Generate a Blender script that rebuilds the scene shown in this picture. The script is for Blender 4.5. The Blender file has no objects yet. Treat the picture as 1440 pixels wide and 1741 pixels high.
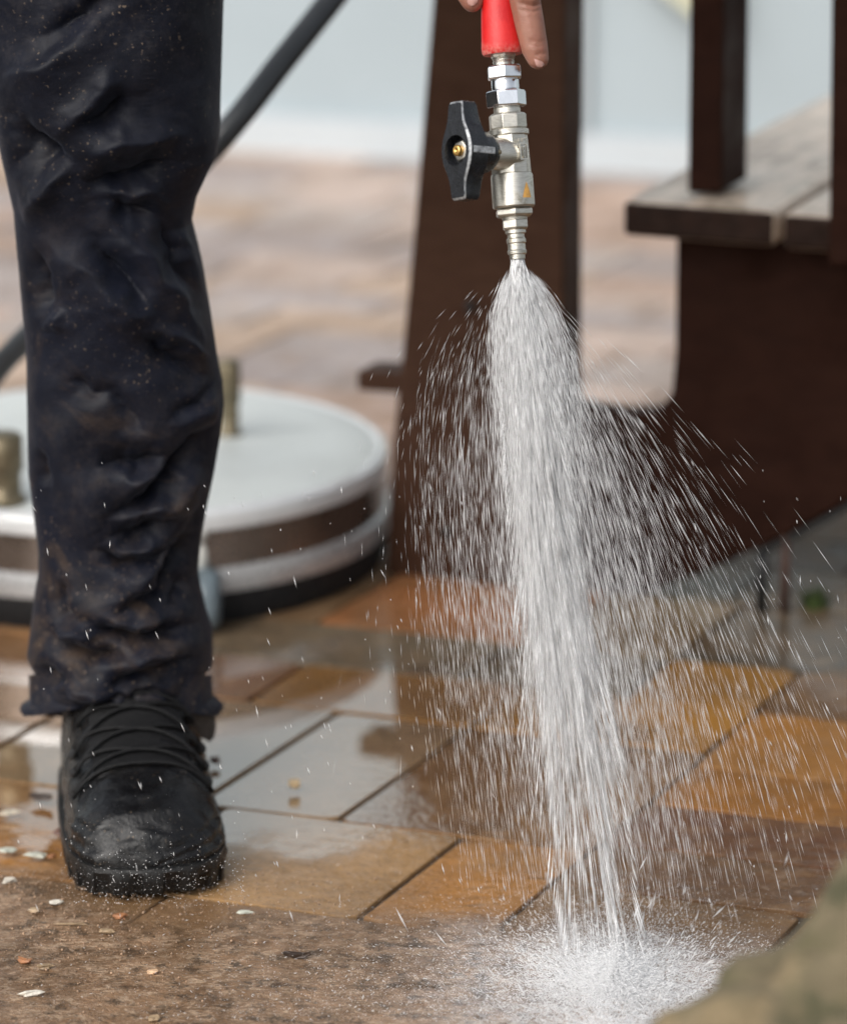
import bpy, bmesh, math, random
import numpy as np
from mathutils import Vector, Matrix, noise
random.seed(7); RNG = np.random.default_rng(11)
S = bpy.context.scene; COL = S.collection
# ------------------------------------------------------------------ camera, world, sun, exposure
H, PITCH, F = 0.92, 0.2687, 6190.0          # camera height, downward pitch, focal length in photo pixels (1440 wide)
cam = bpy.data.cameras.new('camera'); camo = bpy.data.objects.new('camera', cam); COL.objects.link(camo)
camo.location = (0, 0, H); camo.rotation_euler = (math.pi/2-PITCH, 0, 0)
cam.sensor_fit = 'HORIZONTAL'; cam.sensor_width = 24.0; cam.lens = F/1440*24.0
cam.clip_start = 0.05; cam.clip_end = 2000
cam.dof.use_dof = True; cam.dof.focus_distance = 2.37; cam.dof.aperture_fstop = 3.3
S.camera = camo
SUN_EL, SUN_ROT = math.radians(42), math.radians(-138)
W = bpy.data.worlds.new('World'); S.world = W; W.use_nodes = True
nt = W.node_tree; nt.nodes.clear()
sky = nt.nodes.new('ShaderNodeTexSky'); sky.sky_type = 'NISHITA'; sky.sun_disc = False
sky.sun_elevation = SUN_EL; sky.sun_rotation = SUN_ROT; sky.dust_density = 4.0; sky.air_density = 1.2; sky.ozone_density = 1.0
hs = nt.nodes.new('ShaderNodeHueSaturation'); hs.inputs['Saturation'].default_value = 0.32
bg = nt.nodes.new('ShaderNodeBackground'); bg.inputs['Strength'].default_value = 0.15
wo = nt.nodes.new('ShaderNodeOutputWorld')
nt.links.new(sky.outputs[0], hs.inputs['Color']); nt.links.new(hs.outputs[0], bg.inputs['Color']); nt.links.new(bg.outputs[0], wo.inputs['Surface'])
sl = bpy.data.lights.new('sun', 'SUN'); sl.energy = 1.5; sl.angle = math.radians(60); sl.color = (1, .97, .93)
so = bpy.data.objects.new('sun', sl); COL.objects.link(so)
sd = Vector((math.sin(SUN_ROT)*math.cos(SUN_EL), math.cos(SUN_ROT)*math.cos(SUN_EL), math.sin(SUN_EL)))
so.rotation_euler = sd.to_track_quat('Z', 'Y').to_euler(); so.location = sd*20
S.cycles.max_bounces = 24; S.cycles.diffuse_bounces = 18; S.cycles.transmission_bounces = 12; S.cycles.transparent_max_bounces = 24
S.view_settings.view_transform = 'Standard'; S.view_settings.look = 'None'
S.view_settings.exposure = 0.32; S.view_settings.gamma = 1.0; S.view_settings.use_curve_mapping = False
# ------------------------------------------------------------------ measuring helpers (photo pixel -> place in the world)
FW = np.array([0, math.cos(PITCH), -math.sin(PITCH)]); UP = np.array([0, math.sin(PITCH), math.cos(PITCH)]); RT = np.array([1., 0, 0]); C0 = np.array([0, 0, H])
def ray(x, y): return FW + (x-720)/F*RT - (y-870.5)/F*UP
def gnd(x, y, z=0.0):
    d = ray(x, y); return C0 + d*((z-H)/d[2])
def at(x, y, zc): return C0 + ray(x, y)*zc
def proj(P):
    P = np.atleast_2d(P) - C0; zc = P@FW
    return np.stack([720+F*(P@RT)/zc, 870.5-F*(P@UP)/zc], 1), zc
def itp(x, xs, ys): return np.interp(x, xs, ys)
# ------------------------------------------------------------------ object helpers
ROOT = {}
def thing(name, label, cat, loc, group=None):
    o = bpy.data.objects.new(name, None); COL.objects.link(o); o.location = loc; o.empty_display_size = .05
    ROOT[o.name] = np.array(loc, float); return tag(o, label, cat, group)
def tag(o, label=None, cat=None, group=None, kind=None):
    if label: o['label'] = label
    if cat: o['category'] = cat
    if group: o['group'] = group
    if kind: o['kind'] = kind
    return o
def mk(name, V, Fc, m, parent=None, smooth=True, mats=None, fm=None, loc=None):
    """one mesh object from world-space vertices"""
    off = ROOT[parent.name] if parent is not None else (np.array(loc, float) if loc is not None else np.zeros(3))
    me = bpy.data.meshes.new(name)
    V = np.asarray(V, float) - off
    me.from_pydata(V.tolist(), [], [tuple(int(i) for i in f) for f in Fc])
    for mm in (mats or [m]): me.materials.append(mm)
    if fm is not None: me.polygons.foreach_set('material_index', np.asarray(fm, dtype=np.int32))
    me.polygons.foreach_set('use_smooth', [smooth]*len(me.polygons))
    me.update()
    o = bpy.data.objects.new(name, me); COL.objects.link(o)
    ROOT[o.name] = off
    if parent is not None: o.parent = parent
    elif loc is not None: o.location = loc
    return o
class MB:
    def __init__(s): s.v = []; s.f = []; s.m = []
    def add(s, V, Fc, m=0):
        n = len(s.v); s.v += [tuple(p) for p in V]; s.f += [tuple(i+n for i in f) for f in Fc]; s.m += [m]*len(Fc); return s
    def box(s, o, ax, ay, az, m=0):
        """box from corner o with three edge vectors"""
        o, ax, ay, az = map(lambda q: np.array(q, float), (o, ax, ay, az))
        V = [o, o+ax, o+ax+ay, o+ay, o+az, o+ax+az, o+ax+ay+az, o+ay+az]
        return s.add(V, [(0, 3, 2, 1), (4, 5, 6, 7), (0, 1, 5, 4), (1, 2, 6, 5), (2, 3, 7, 6), (3, 0, 4, 7)], m)
    def lathe(s, c, ax, prof, n=32, m=0, rot=0.0, cap=True):
        """prof = [(t, r)] along ax from c; n small = hexagon"""
        ax = np.array(ax, float); ax /= np.linalg.norm(ax); c = np.array(c, float)
        e = np.cross(ax, [0.13, .9, .2]); e /= np.linalg.norm(e); g = np.cross(ax, e)
        V = []; Fc = []
        for t, r in prof:
            for k in range(n):
                a = rot+2*math.pi*k/n; V.append(c+ax*t+r*(math.cos(a)*e+math.sin(a)*g))
        for j in range(len(prof)-1):
            for k in range(n):
                k2 = (k+1) % n; Fc.append((j*n+k, j*n+k2, j*n+n+k2, j*n+n+k))
        if cap:
            Fc.append(tuple(range(n))[::-1]); Fc.append(tuple(range((len(prof)-1)*n, len(prof)*n)))
        return s.add(V, Fc, m)
    def tube(s, pts, r, n=10, m=0):
        pts = [np.array(p, float) for p in pts]; V = []; Fc = []
        rr = r if hasattr(r, '__len__') else [r]*len(pts)
        for i, p in enumerate(pts):
            d = pts[min(i+1, len(pts)-1)]-pts[max(i-1, 0)]; d /= np.linalg.norm(d)+1e-12
            e = np.cross(d, [0, .1, 1.] if abs(d[2]) < .95 else [1., 0, 0]); e /= np.linalg.norm(e); g = np.cross(d, e)
            for k in range(n):
                a = 2*math.pi*k/n; V.append(p+rr[i]*(math.cos(a)*e+math.sin(a)*g))
        for j in range(len(pts)-1):
            for k in range(n):
                k2 = (k+1) % n; Fc.append((j*n+k, j*n+k2, j*n+n+k2, j*n+n+k))
        Fc.append(tuple(range(n))[::-1]); Fc.append(tuple(range((len(pts)-1)*n, len(pts)*n)))
        return s.add(V, Fc, m)
    def build(s, name, m, parent=None, smooth=True, mats=None, loc=None):
        return mk(name, s.v, s.f, m, parent, smooth, mats, s.m if mats else None, loc)
def bevel(o, w, seg=2, ang=35):
    b = o.modifiers.new('bevel', 'BEVEL'); b.width = w; b.segments = seg; b.limit_method = 'ANGLE'; b.angle_limit = math.radians(ang)
    b.harden_normals = False; return o
def autosmooth(o, deg=35):
    me = o.data; me.update()
    bm = bmesh.new(); bm.from_mesh(me)
    for e in bm.edges:
        e.smooth = not (len(e.link_faces) == 2 and e.calc_face_angle(0) > math.radians(deg))
    bm.to_mesh(me); bm.free(); return o
def catmull(pts, k=8):
    P = [np.array(p, float) for p in pts]; P = [2*P[0]-P[1]]+P+[2*P[-1]-P[-2]]; out = []
    for i in range(1, len(P)-2):
        for j in range(k):
            t = j/k; a, b, c, d = P[i-1:i+3]
            out.append(.5*((2*b)+(-a+c)*t+(2*a-5*b+4*c-d)*t*t+(-a+3*b-3*c+d)*t**3))
    out.append(P[-2]); return out
# ------------------------------------------------------------------ materials
class NM:
    def __init__(s, name):
        s.m = bpy.data.materials.new(name); s.m.use_nodes = True; s.t = s.m.node_tree; s.t.nodes.clear()
        s.out = s.n('OutputMaterial'); s.p = s.n('BsdfPrincipled'); s.l(s.p.outputs[0], s.out.inputs['Surface'])
    def n(s, k, **kw):
        o = s.t.nodes.new('ShaderNode'+k)
        for a, b in kw.items(): setattr(o, a, b)
        return o
    def l(s, a, b): s.t.links.new(a, b); return s
    def set(s, **kw):
        for k, v in kw.items():
            i = s.p.inputs[k.replace('_', ' ')]
            if hasattr(v, 'node'): s.l(v, i)
            else: i.default_value = (*v, 1) if isinstance(v, tuple) and len(v) == 3 and i.type == 'RGBA' else v
        return s
    def pos(s):
        if not hasattr(s, '_p'): s._p = s.n('NewGeometry').outputs['Position']
        return s._p
    def objc(s): return s.n('TexCoord').outputs['Object']
    def mp(s, vec, scale=(1, 1, 1), rot=(0, 0, 0)):
        o = s.n('Mapping'); s.l(vec, o.inputs['Vector']); o.inputs['Scale'].default_value = scale; o.inputs['Rotation'].default_value = rot; return o.outputs[0]
    def noise(s, scale, detail=4, rough=.55, vec=None, dist=0.0):
        o = s.n('TexNoise'); o.inputs['Scale'].default_value = scale; o.inputs['Detail'].default_value = detail
        o.inputs['Roughness'].default_value = rough; o.inputs['Distortion'].default_value = dist
        s.l(vec if vec is not None else s.pos(), o.inputs['Vector']); return o.outputs['Fac']
    def ramp(s, fac, a, b, ca=0., cb=1.):
        o = s.n('MapRange'); o.interpolation_type = 'SMOOTHSTEP'; s.l(fac, o.inputs['Value'])
        for k, v in zip(('From Min', 'From Max', 'To Min', 'To Max'), (a, b, ca, cb)): o.inputs[k].default_value = v
        return o.outputs[0]
    def mix(s, fac, a, b, mode='MIX'):
        o = s.n('Mix', data_type='RGBA', blend_type=mode)
        for v, i in ((fac, o.inputs[0]), (a, o.inputs[6]), (b, o.inputs[7])):
            if hasattr(v, 'node'): s.l(v, i)
            else: i.default_value = (*v, 1) if isinstance(v, tuple) else v
        return o.outputs[2]
    def math(s, op, a, b=0.0):
        o = s.n('Math', operation=op)
        for v, i in ((a, o.inputs[0]), (b, o.inputs[1])):
            if hasattr(v, 'node'): s.l(v, i)
            else: i.default_value = v
        return o.outputs[0]
    def bump(s, h, strength=.5, dist=.002, prev=None):
        o = s.n('Bump'); o.inputs['Strength'].default_value = strength; o.inputs['Distance'].default_value = dist; s.l(h, o.inputs['Height'])
        if prev is not None: s.l(prev, o.inputs['Normal'])
        return o.outputs[0]
def simple(name, col, rough=.5, metal=0., var=.25, scale=60, bump=.0, bscale=200, bdist=.001, **kw):
    m = NM(name); f = m.noise(scale, 5, .6)
    c = m.mix(m.ramp(f, .3, .7), tuple(x*(1-var) for x in col), tuple(min(1, x*(1+var)) for x in col))
    m.set(Base_Color=c, Roughness=m.ramp(m.noise(scale*1.7, 3), .25, .75, max(.03, rough*.75), min(1, rough*1.25)), Metallic=metal, **kw)
    if bump: m.set(Normal=m.bump(m.noise(bscale, 5, .65), bump, bdist))
    return m
def mat_paver(attr=False):
    m = NM('paver_stone'); oc = m.n('ObjectInfo').outputs['Color']
    if attr: ta_ = m.n('Attribute'); ta_.attribute_name = 'tint'; oc = ta_.outputs['Color']
    big = m.noise(9, 4, .6, dist=.6); mid = m.noise(38, 6, .65, dist=.3); fine = m.noise(240, 4, .7)
    c = m.mix(m.ramp(big, .3, .72), oc, m.mix(.55, oc, (.13, .075, .035)))
    c = m.mix(m.ramp(mid, .42, .75), c, m.mix(.28, c, (.46, .30, .17)))
    streak = m.noise(22, 6, .7, vec=m.mp(m.pos(), (1, 3.2, 1), (0, 0, .33)), dist=1.2)
    c = m.mix(m.ramp(streak, .54, .68, 0, .65), c, m.mix(.7, c, (.055, .03, .018)))
    c = m.mix(m.ramp(fine, .52, .72, 0, .6), c, (.05, .033, .02)); c = m.mix(m.ramp(m.noise(520, 3, .7), .58, .7, 0, .4), c, (.40, .27, .16))
    c = m.mix(m.ramp(m.noise(90, 3, .5), .62, .72, 0, .3), c, (.40, .30, .22))
    # wet in front of the wall's damp zone, drier far off: a property of the stones
    x = m.n('SeparateXYZ'); m.l(m.pos(), x.inputs[0])
    wet = m.ramp(m.math('ADD', x.outputs['Y'], m.math('MULTIPLY', m.noise(3, 3), .5)), 3.05, 3.6, 1, 0)
    # standing film of water between the boot and the bench post
    dx = m.math('DIVIDE', m.math('SUBTRACT', x.outputs['X'], -.15), .31); dy = m.math('DIVIDE', m.math('SUBTRACT', x.outputs['Y'], 2.67), .235)
    rr = m.math('SQRT', m.math('ADD', m.math('MULTIPLY', dx, dx), m.math('MULTIPLY', dy, dy)))
    rr = m.math('ADD', rr, m.math('MULTIPLY', m.math('SUBTRACT', m.noise(11, 4, .6), .5), .9))
    nz = m.n('SeparateXYZ'); m.l(m.n('NewGeometry').outputs['True Normal'], nz.inputs[0]); flat = m.ramp(nz.outputs['Z'], .9, .985)
    pud = m.math('MULTIPLY', m.math('MULTIPLY', m.ramp(rr, .95, 1.2, 1, 0), wet), flat)
    wetn = m.noise(14, 5, .6, dist=.4)
    cr = m.math('ADD', m.math('MULTIPLY', m.math('SUBTRACT', 1., pud), m.ramp(wetn, .35, .7, .03, .16)), .03)
    bmp = m.bump(m.math('ADD', m.math('MULTIPLY', mid, 1.0), m.math('MULTIPLY', fine, .35)), .75, .004)
    h2 = m.math('MULTIPLY', m.math('SUBTRACT', m.math('ADD', m.noise(55, 3, .5, dist=.5), m.math('MULTIPLY', m.noise(16, 3, .5), 2.0)), 1.5), m.math('ADD', m.math('MULTIPLY', m.math('SUBTRACT', 1., pud), .9), .05))
    ix = m.math('SUBTRACT', x.outputs['X'], .12); iy = m.math('SUBTRACT', x.outputs['Y'], 2.2); idist = m.math('SQRT', m.math('ADD', m.math('MULTIPLY', ix, ix), m.math('MULTIPLY', iy, iy)))
    h2 = m.math('ADD', h2, m.math('MULTIPLY', m.math('SUBTRACT', m.noise(85, 4, .6, dist=.8), .5), m.ramp(idist, .12, .48, 4.0, 0.)))   # ripples spreading from the strike point
    cb = m.bump(h2, .4, .0016)
    m.set(Base_Color=c, Roughness=m.ramp(mid, .3, .7, .5, .85), Specular_IOR_Level=.2, Normal=bmp, Coat_Weight=m.math('ADD', m.math('MAXIMUM', m.math('MULTIPLY', m.math('MULTIPLY', wet, flat), .5), pud), .12), Coat_Roughness=m.math('ADD', cr, m.math('MULTIPLY', m.math('SUBTRACT', 1., wet), .25)), Coat_IOR=m.math('ADD', 1.5, m.math('MULTIPLY', pud, 2.5)), Coat_Normal=cb)
    return m.m
def mat_fabric():
    m = NM('dark_nylon'); p = m.pos()
    c = m.mix(m.ramp(m.noise(12, 4, .6), .3, .7), (.0045, .0056, .0108), (.0080, .0098, .0185))
    x = m.n('SeparateXYZ'); m.l(p, x.inputs[0])
    low = m.ramp(x.outputs['Z'], .02, .55, 1, .05)
    mud = m.math('MULTIPLY', m.ramp(m.noise(17, 6, .72, dist=.8), .50, .68), low)
    c = m.mix(m.math('MULTIPLY', mud, .7), c, (.085, .056, .036))
    dust = m.ramp(m.noise(330, 2, .6), .65, .71, 0, .8)
    c = m.mix(m.math('MULTIPLY', dust, m.ramp(m.noise(9, 3), .38, .6)), c, (.20, .15, .11))
    dirt = m.math('MULTIPLY', m.ramp(m.noise(60, 5, .7), .45, .75, 0, .7), low)
    c = m.mix(dirt, c, (.042, .033, .029))
    c = m.mix(m.ramp(m.noise(650, 3, .7), .35, .65), m.mix(.35, c, (.002, .002, .003)), c)
    mot = m.math('MULTIPLY', m.ramp(m.noise(150, 5, .75), .42, .72, 0, .55), m.ramp(m.noise(7, 4, .6), .35, .65)); c = m.mix(mot, c, (.034, .030, .032))
    w = m.n('TexWave', wave_type='BANDS', bands_direction='DIAGONAL'); w.inputs['Scale'].default_value = 900; m.l(p, w.inputs['Vector'])
    b1 = m.bump(m.noise(45, 5, .6, vec=m.mp(p, (1, 1, 1.8), (0, .5, 0)), dist=.8), .3, .002)
    b2 = m.bump(m.noise(900, 2, .5), .35, .0004, b1)
    m.set(Base_Color=c, Roughness=m.ramp(m.noise(25, 4), .3, .7, .46, .66), Normal=b2, Sheen_Weight=.06, Sheen_Roughness=.4, Specular_IOR_Level=.15)
    m.p.inputs['Sheen Tint'].default_value = (.6, .68, .9, 1)
    return m.m
def mat_boot():
    m = NM('wet_black_leather')
    c = m.mix(m.ramp(m.noise(40, 5, .7), .45, .8), (.0035, .0035, .004), (.010, .0095, .009))
    x = m.n('SeparateXYZ'); m.l(m.pos(), x.inputs[0])
    spk = m.math('MULTIPLY', m.ramp(m.noise(520, 2, .6), .66, .73), m.ramp(m.noise(24, 4), .42, .6))
    c = m.mix(m.math('MULTIPLY', spk, .8), c, (.20, .15, .10))
    c = m.mix(m.math('MULTIPLY', m.ramp(x.outputs['Z'], .06, .16), .55), c, (.022, .018, .016))
    b = m.bump(m.noise(75, 6, .65, dist=.5), .5, .004); b = m.bump(m.noise(600, 3, .6), .35, .0007, b)
    m.set(Base_Color=c, Roughness=m.ramp(m.noise(55, 5), .3, .7, .10, .34), Normal=b, Specular_IOR_Level=.36)
    return m.m
def mat_wood(name, a, b_, rough=.5, coat=0., scale=1.0, moss=0., spec=.5):
    m = NM(name); v = m.mp(m.mp(m.objc(), (1, 1, 1), (0, 0, math.radians(22))), (14*scale, 1.2*scale, 40*scale))
    g = m.noise(3, 7, .7, vec=v, dist=.8); k = m.noise(18, 5, .65)
    c = m.mix(m.ramp(g, .3, .7), a, b_); c = m.mix(m.ramp(k, .5, .8, 0, .5), c, tuple(x*.45 for x in a))
    if moss: c = m.mix(m.math('MULTIPLY', m.ramp(m.noise(30, 5, .7), .52, .62), moss), c, (.05, .055, .018))
    m.set(Base_Color=c, Roughness=m.ramp(k, .3, .7, rough*.75, min(1, rough*1.2)), Normal=m.bump(m.math('ADD', g, m.math('MULTIPLY', m.noise(150, 3), .3)), .5, .002), Coat_Weight=coat, Coat_Roughness=.2, Specular_IOR_Level=spec)
    return m.m
def mat_rock():
    m = NM('mossy_sandstone')
    a = m.noise(7, 6, .65, dist=.5); b = m.noise(34, 6, .7)
    c = m.mix(m.ramp(a, .3, .7), (.088, .072, .040), (.175, .138, .082)); c = m.mix(m.ramp(b, .45, .75, 0, .7), c, (.085, .08, .03))
    c = m.mix(m.ramp(m.noise(16, 4, .6), .56, .66, 0, .7), c, (.21, .155, .085)); c = m.mix(m.ramp(m.noise(22, 5, .7, dist=.6), .52, .64, 0, .8), c, (.045, .045, .02))
    m.set(Base_Color=c, Roughness=.85, Normal=m.bump(m.math('ADD', a, m.math('MULTIPLY', b, .5)), .8, .012)); return m.m
def mat_water(name, alpha=.75, col=(.988, .99, .995)):
    m = NM(name); m.t.nodes.remove(m.p)
    d = m.n('BsdfDiffuse'); d.inputs[0].default_value = (*col, 1); t = m.n('BsdfTranslucent'); t.inputs[0].default_value = (*col, 1)
    g = m.n('BsdfGlossy'); g.inputs['Roughness'].default_value = .25; tr = m.n('BsdfTransparent')
    x1 = m.n('MixShader'); x1.inputs[0].default_value = .45; m.l(d.outputs[0], x1.inputs[1]); m.l(t.outputs[0], x1.inputs[2])
    x2 = m.n('MixShader'); x2.inputs[0].default_value = .06; m.l(x1.outputs[0], x2.inputs[1]); m.l(g.outputs[0], x2.inputs[2])
    x3 = m.n('MixShader'); x3.inputs[0].default_value = alpha; m.l(tr.outputs[0], x3.inputs[1]); m.l(x2.outputs[0], x3.inputs[2])
    m.l(x3.outputs[0], m.out.inputs['Surface']); return m.m
def mat_mudwater():
    m = NM('muddy_run_off'); tr = m.n('BsdfTransparent'); mx = m.n('MixShader')
    a = m.noise(26, 7, .75, dist=1.2); b = m.noise(170, 6, .8, vec=m.mp(m.pos(), (.55, 1, 1)), dist=.8)
    c = m.mix(m.ramp(a, .3, .7), (.14, .075, .035), (.30, .18, .10)); c = m.mix(m.ramp(b, .48, .62, 0, .85), c, (.46, .33, .22))
    c = m.mix(m.ramp(m.noise(70, 6, .75), .50, .64, 0, .85), c, (.05, .03, .015)); c = m.mix(m.ramp(m.noise(480, 3, .7), .60, .70, 0, .7), c, (.55, .46, .38))
    fo = m.n('Attribute'); fo.attribute_name = 'foam'; ff = m.math('MULTIPLY', fo.outputs['Fac'], m.ramp(m.noise(130, 6, .75, dist=1.), .30, .6)); c = m.mix(ff, c, (.88, .90, .93))
    h = m.math('ADD', m.noise(120, 5, .65, dist=.8), m.math('MULTIPLY', m.noise(320, 4, .6), .5))
    m.set(Base_Color=c, Roughness=.4, Normal=m.bump(h, .8, .003), Coat_Weight=.45, Coat_Roughness=.14, Coat_Normal=m.bump(h, .6, .002))
    m.p.inputs['IOR'].default_value = 1.36
    at_ = m.n('Attribute'); at_.attribute_name = 'cover'
    cov = m.math('MULTIPLY', at_.outputs['Fac'], m.ramp(m.noise(20, 6, .7, dist=1.), .3, .62, .55, 1.))
    m.l(tr.outputs[0], mx.inputs[1]); m.l(m.p.outputs[0], mx.inputs[2]); m.l(cov, mx.inputs[0]); m.l(mx.outputs[0], m.out.inputs['Surface']); return m.m
M = dict(
    paver=mat_paver(), paver_rest=mat_paver(True), fabric=mat_fabric(), boot=mat_boot(), rock=mat_rock(), mud=mat_mudwater(),
    joint=simple('sandy_joint', (.045, .033, .024), .7, bump=.6, bscale=300, bdist=.003).m,
    soil=simple('earth', (.09, .08, .05), .9, scale=3).m,
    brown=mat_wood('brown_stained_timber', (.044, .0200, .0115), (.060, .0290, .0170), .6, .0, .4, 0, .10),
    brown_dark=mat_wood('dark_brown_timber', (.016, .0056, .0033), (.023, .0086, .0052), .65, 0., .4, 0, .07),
    plank=mat_wood('weathered_plank_sheen', (.30, .23, .175), (.66, .54, .43), .42, .4, 1.6, .4),  # weathered wood; pale tone holds the grazing sky reflection in the colour
    rim=simple('plank_end', (.020, .0105, .0075), .7, bump=.5, bscale=120, Specular_IOR_Level=.12).m,
    wall=simple('pale_render', (.335, .39, .418), .6, var=.05, scale=2.5).m,
    plinth=simple('white_skirting', (.46, .50, .525), .5, var=.03).m,
    strip=simple('grey_strip', (.33, .365, .385), .5, var=.05).m,
    yellow=simple('pale_yellow', (.50, .50, .36), .6, var=.1).m,
    steel=simple('satin_steel_top', (.64, .67, .645), .42, 0.0, .05, 14).m,
    polish=simple('polished_rim', (.76, .77, .77), .22, .2, .03).m,
    side=simple('brushed_side', (.20, .16, .135), .28, .75, .12, 20).m,  # brown-grey tone puts the ground's reflection into the steel's colour
    skirt=simple('black_brush', (.006, .006, .007), .75, bump=.6, bscale=400).m,
    caster=simple('blue_grey_plastic', (.13, .165, .185), .4).m,
    brass=simple('dull_brass', (.20, .165, .105), .42, .6, .25, 80).m,
    lance_tube=simple('grey_tube', (.032, .037, .043), .38, .0, .1, 40).m,
    red=None, chrome=simple('chromed_nut', (.80, .81, .83), .14, 1., .05, 120, .12, 500, .0005).m,
    nickel=None, black=simple('black_paint', (.009, .010, .013), .28, 0, .3, 200, .35, 700, .0006).m,
    worn=None, goldscrew=simple('brass_screw', (.62, .38, .12), .3, .9).m, sole=simple('black_rubber', (.005, .005, .005), .45, 0, .3, 120, .6, 300, .002).m,
    lace=simple('black_lace', (.0045, .0045, .005), .6, 0, .2, 300, .5, 900, .001, Specular_IOR_Level=.25).m,
    skin=None, nail=simple('nail', (.42, .235, .20), .3, 0, .1, 200).m, jacket=simple('dark_jacket', (.02, .021, .026), .6).m,
    spray=mat_water('water_droplets', .95), mist=mat_water('water_mist', .2), drift=mat_water('drifting_drops', .5), foam=mat_water('foam', .5),
    moss=simple('moss', (.035, .055, .010), .9, 0, .4, 90).m, lichen=simple('orange_lichen', (.30, .17, .05), .85, 0, .2, 60).m, iron=simple('black_iron', (.006, .006, .006), .6).m,
    rust=simple('rusty_rod', (.05, .022, .014), .7).m, orange_mark=simple('orange_print', (.62, .33, .08), .5, 0, .15, 300).m, white_fit=simple('white_fitting', (.62, .62, .58), .4).m)
def mk_red():
    m = NM('red_rubber_grip'); geo = m.n('SeparateXYZ'); m.l(m.pos(), geo.inputs[0])
    wear = m.math('MULTIPLY', m.ramp(geo.outputs['Z'], .580, .594, 1, 0), m.ramp(m.noise(330, 5, .75), .36, .62))
    c = m.mix(m.ramp(m.noise(60, 4), .3, .7), (.50, .006, .008), (.60, .013, .012)); c = m.mix(m.math('MULTIPLY', wear, .75), c, (.70, .36, .30))
    m.set(Base_Color=c, Roughness=.42, Normal=m.bump(m.noise(500, 4, .7), .3, .0008)); return m.m
def mk_nickel():
    m = NM('brushed_nickel'); v = m.mp(m.pos(), (1, 1, 9))
    g = m.noise(170, 6, .7, vec=v); k = m.noise(110, 5, .7)
    c = m.mix(m.ramp(g, .3, .7), (.50, .475, .42), (.70, .675, .61)); c = m.mix(m.ramp(k, .56, .74, 0, .75), c, (.30, .25, .16))
    m.set(Base_Color=c, Roughness=m.ramp(k, .3, .7, .27, .46), Metallic=1., Normal=m.bump(m.math('ADD', g, k), .35, .0006)); return m.m
def mk_worn():
    m = NM('worn_paint_edge'); k = m.ramp(m.noise(260, 5, .7), .34, .60)
    m.set(Base_Color=m.mix(k, (.03, .033, .04), (.46, .47, .48)), Roughness=.4, Metallic=m.math('MULTIPLY', k, .5), Normal=m.bump(m.noise(600, 4, .7), .4, .0006)); return m.m
def mk_skin():
    m = NM('skin'); k = m.noise(140, 5, .6); b = m.noise(50, 4, .6)
    c = m.mix(m.ramp(b, .3, .7), (.25, .105, .07), (.32, .15, .105)); c = m.mix(m.ramp(k, .5, .8, 0, .5), c, (.23, .065, .05))
    m.set(Base_Color=c, Roughness=.45, Normal=m.bump(m.noise(700, 4, .6, vec=m.mp(m.pos(), (1, 1, 2))), .45, .0006), Subsurface_Weight=.15, Subsurface_Scale=.004); return m.m
M['red'] = mk_red(); M['nickel'] = mk_nickel(); M['worn'] = mk_worn(); M['skin'] = mk_skin()
# ------------------------------------------------------------------ ground and paving
g = MB().add([(-300, -300, -.06), (300, -300, -.06), (300, 300, -.06), (-300, 300, -.06)], [(0, 1, 2, 3)]).build('ground', M['soil']); tag(g, kind='structure')
UA = np.array([math.cos(math.radians(-19)), math.sin(math.radians(-19)), 0]); VA = np.array([math.cos(math.radians(65)), math.sin(math.radians(65)), 0]); O0 = np.array([.122, 2.441, 0])
MI = np.linalg.inv(np.stack([UA[:2], VA[:2]], 1))
def uv(p): return MI@(np.array(p)[:2]-O0[:2])
def W2(u, v, z=0): return O0+UA*u+VA*v+np.array([0, 0, z])
bed = MB()
c4 = [W2(-2.6, -1.9), W2(1.6, -1.9), W2(1.6, 4.0), W2(-2.6, 4.0)]
bed.add([p+[0, 0, -.0036] for p in c4]+[p+[0, 0, -.055] for p in c4], [(0, 1, 2, 3), (7, 6, 5, 4), (0, 4, 5, 1), (1, 5, 6, 2), (2, 6, 7, 3), (3, 7, 4, 0)])
paving = bed.build('paving', M['joint'], smooth=False); tag(paving, 'wet stone block paving in ochre, brown and slate', kind='structure')
ANCH = [((1330, 1355), (.27, .115, .022)), ((1330, 1265), (.33, .15, .035)), ((1300, 1415), (.105, .045, .026)), ((1250, 1530), (.13, .065, .035)), ((820, 1490), (.34, .16, .045)),
        ((560, 1470), (.36, .22, .11)), ((700, 1330), (.15, .078, .028)), ((900, 1330), (.18, .09, .035)), ((1150, 1180), (.34, .165, .03)), ((760, 1195), (.31, .15, .04)), ((1300, 1100), (.042, .042, .040)), ((1420, 1120), (.04, .038, .034)), ((1400, 940), (.06, .058, .042)), ((1180, 1010), (.08, .065, .04)), ((1420, 1210), (.12, .06, .025)), ((420, 1080), (.20, .10, .045)),
        ((780, 1040), (.36, .15, .065)), ((850, 1095), (.10, .095, .09)), ((640, 1085), (.15, .13, .11)), ((500, 1130), (.22, .10, .045)), ((1050, 1065), (.17, .12, .07)), ((1350, 985), (.065, .062, .045)),
        ((20, 1085), (.26, .13, .06)), ((450, 1330), (.30, .20, .13)), ((30, 1260), (.22, .14, .08)), ((450, 1230), (.26, .17, .10)), ((500, 1620), (.19, .11, .06)), ((800, 1650), (.19, .11, .06)), ((100, 1620), (.18, .105, .055)), ((300, 1680), (.19, .11, .06)), ((1050, 1620), (.18, .105, .055)), ((560, 1020), (.19, .12, .075))]
AW = [(gnd(*p)[:2], c) for p, c in ANCH]
FAR = [(.50, .43, .375), (.48, .45, .42), (.53, .43, .335), (.43, .41, .40), (.58, .50, .44), (.50, .39, .32), (.37, .345, .335)]  # dry far stones, paled further to carry the sky's reflection in the tint
prng = random.Random(3); REST = MB(); TINT = []; NP = [0]
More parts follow.
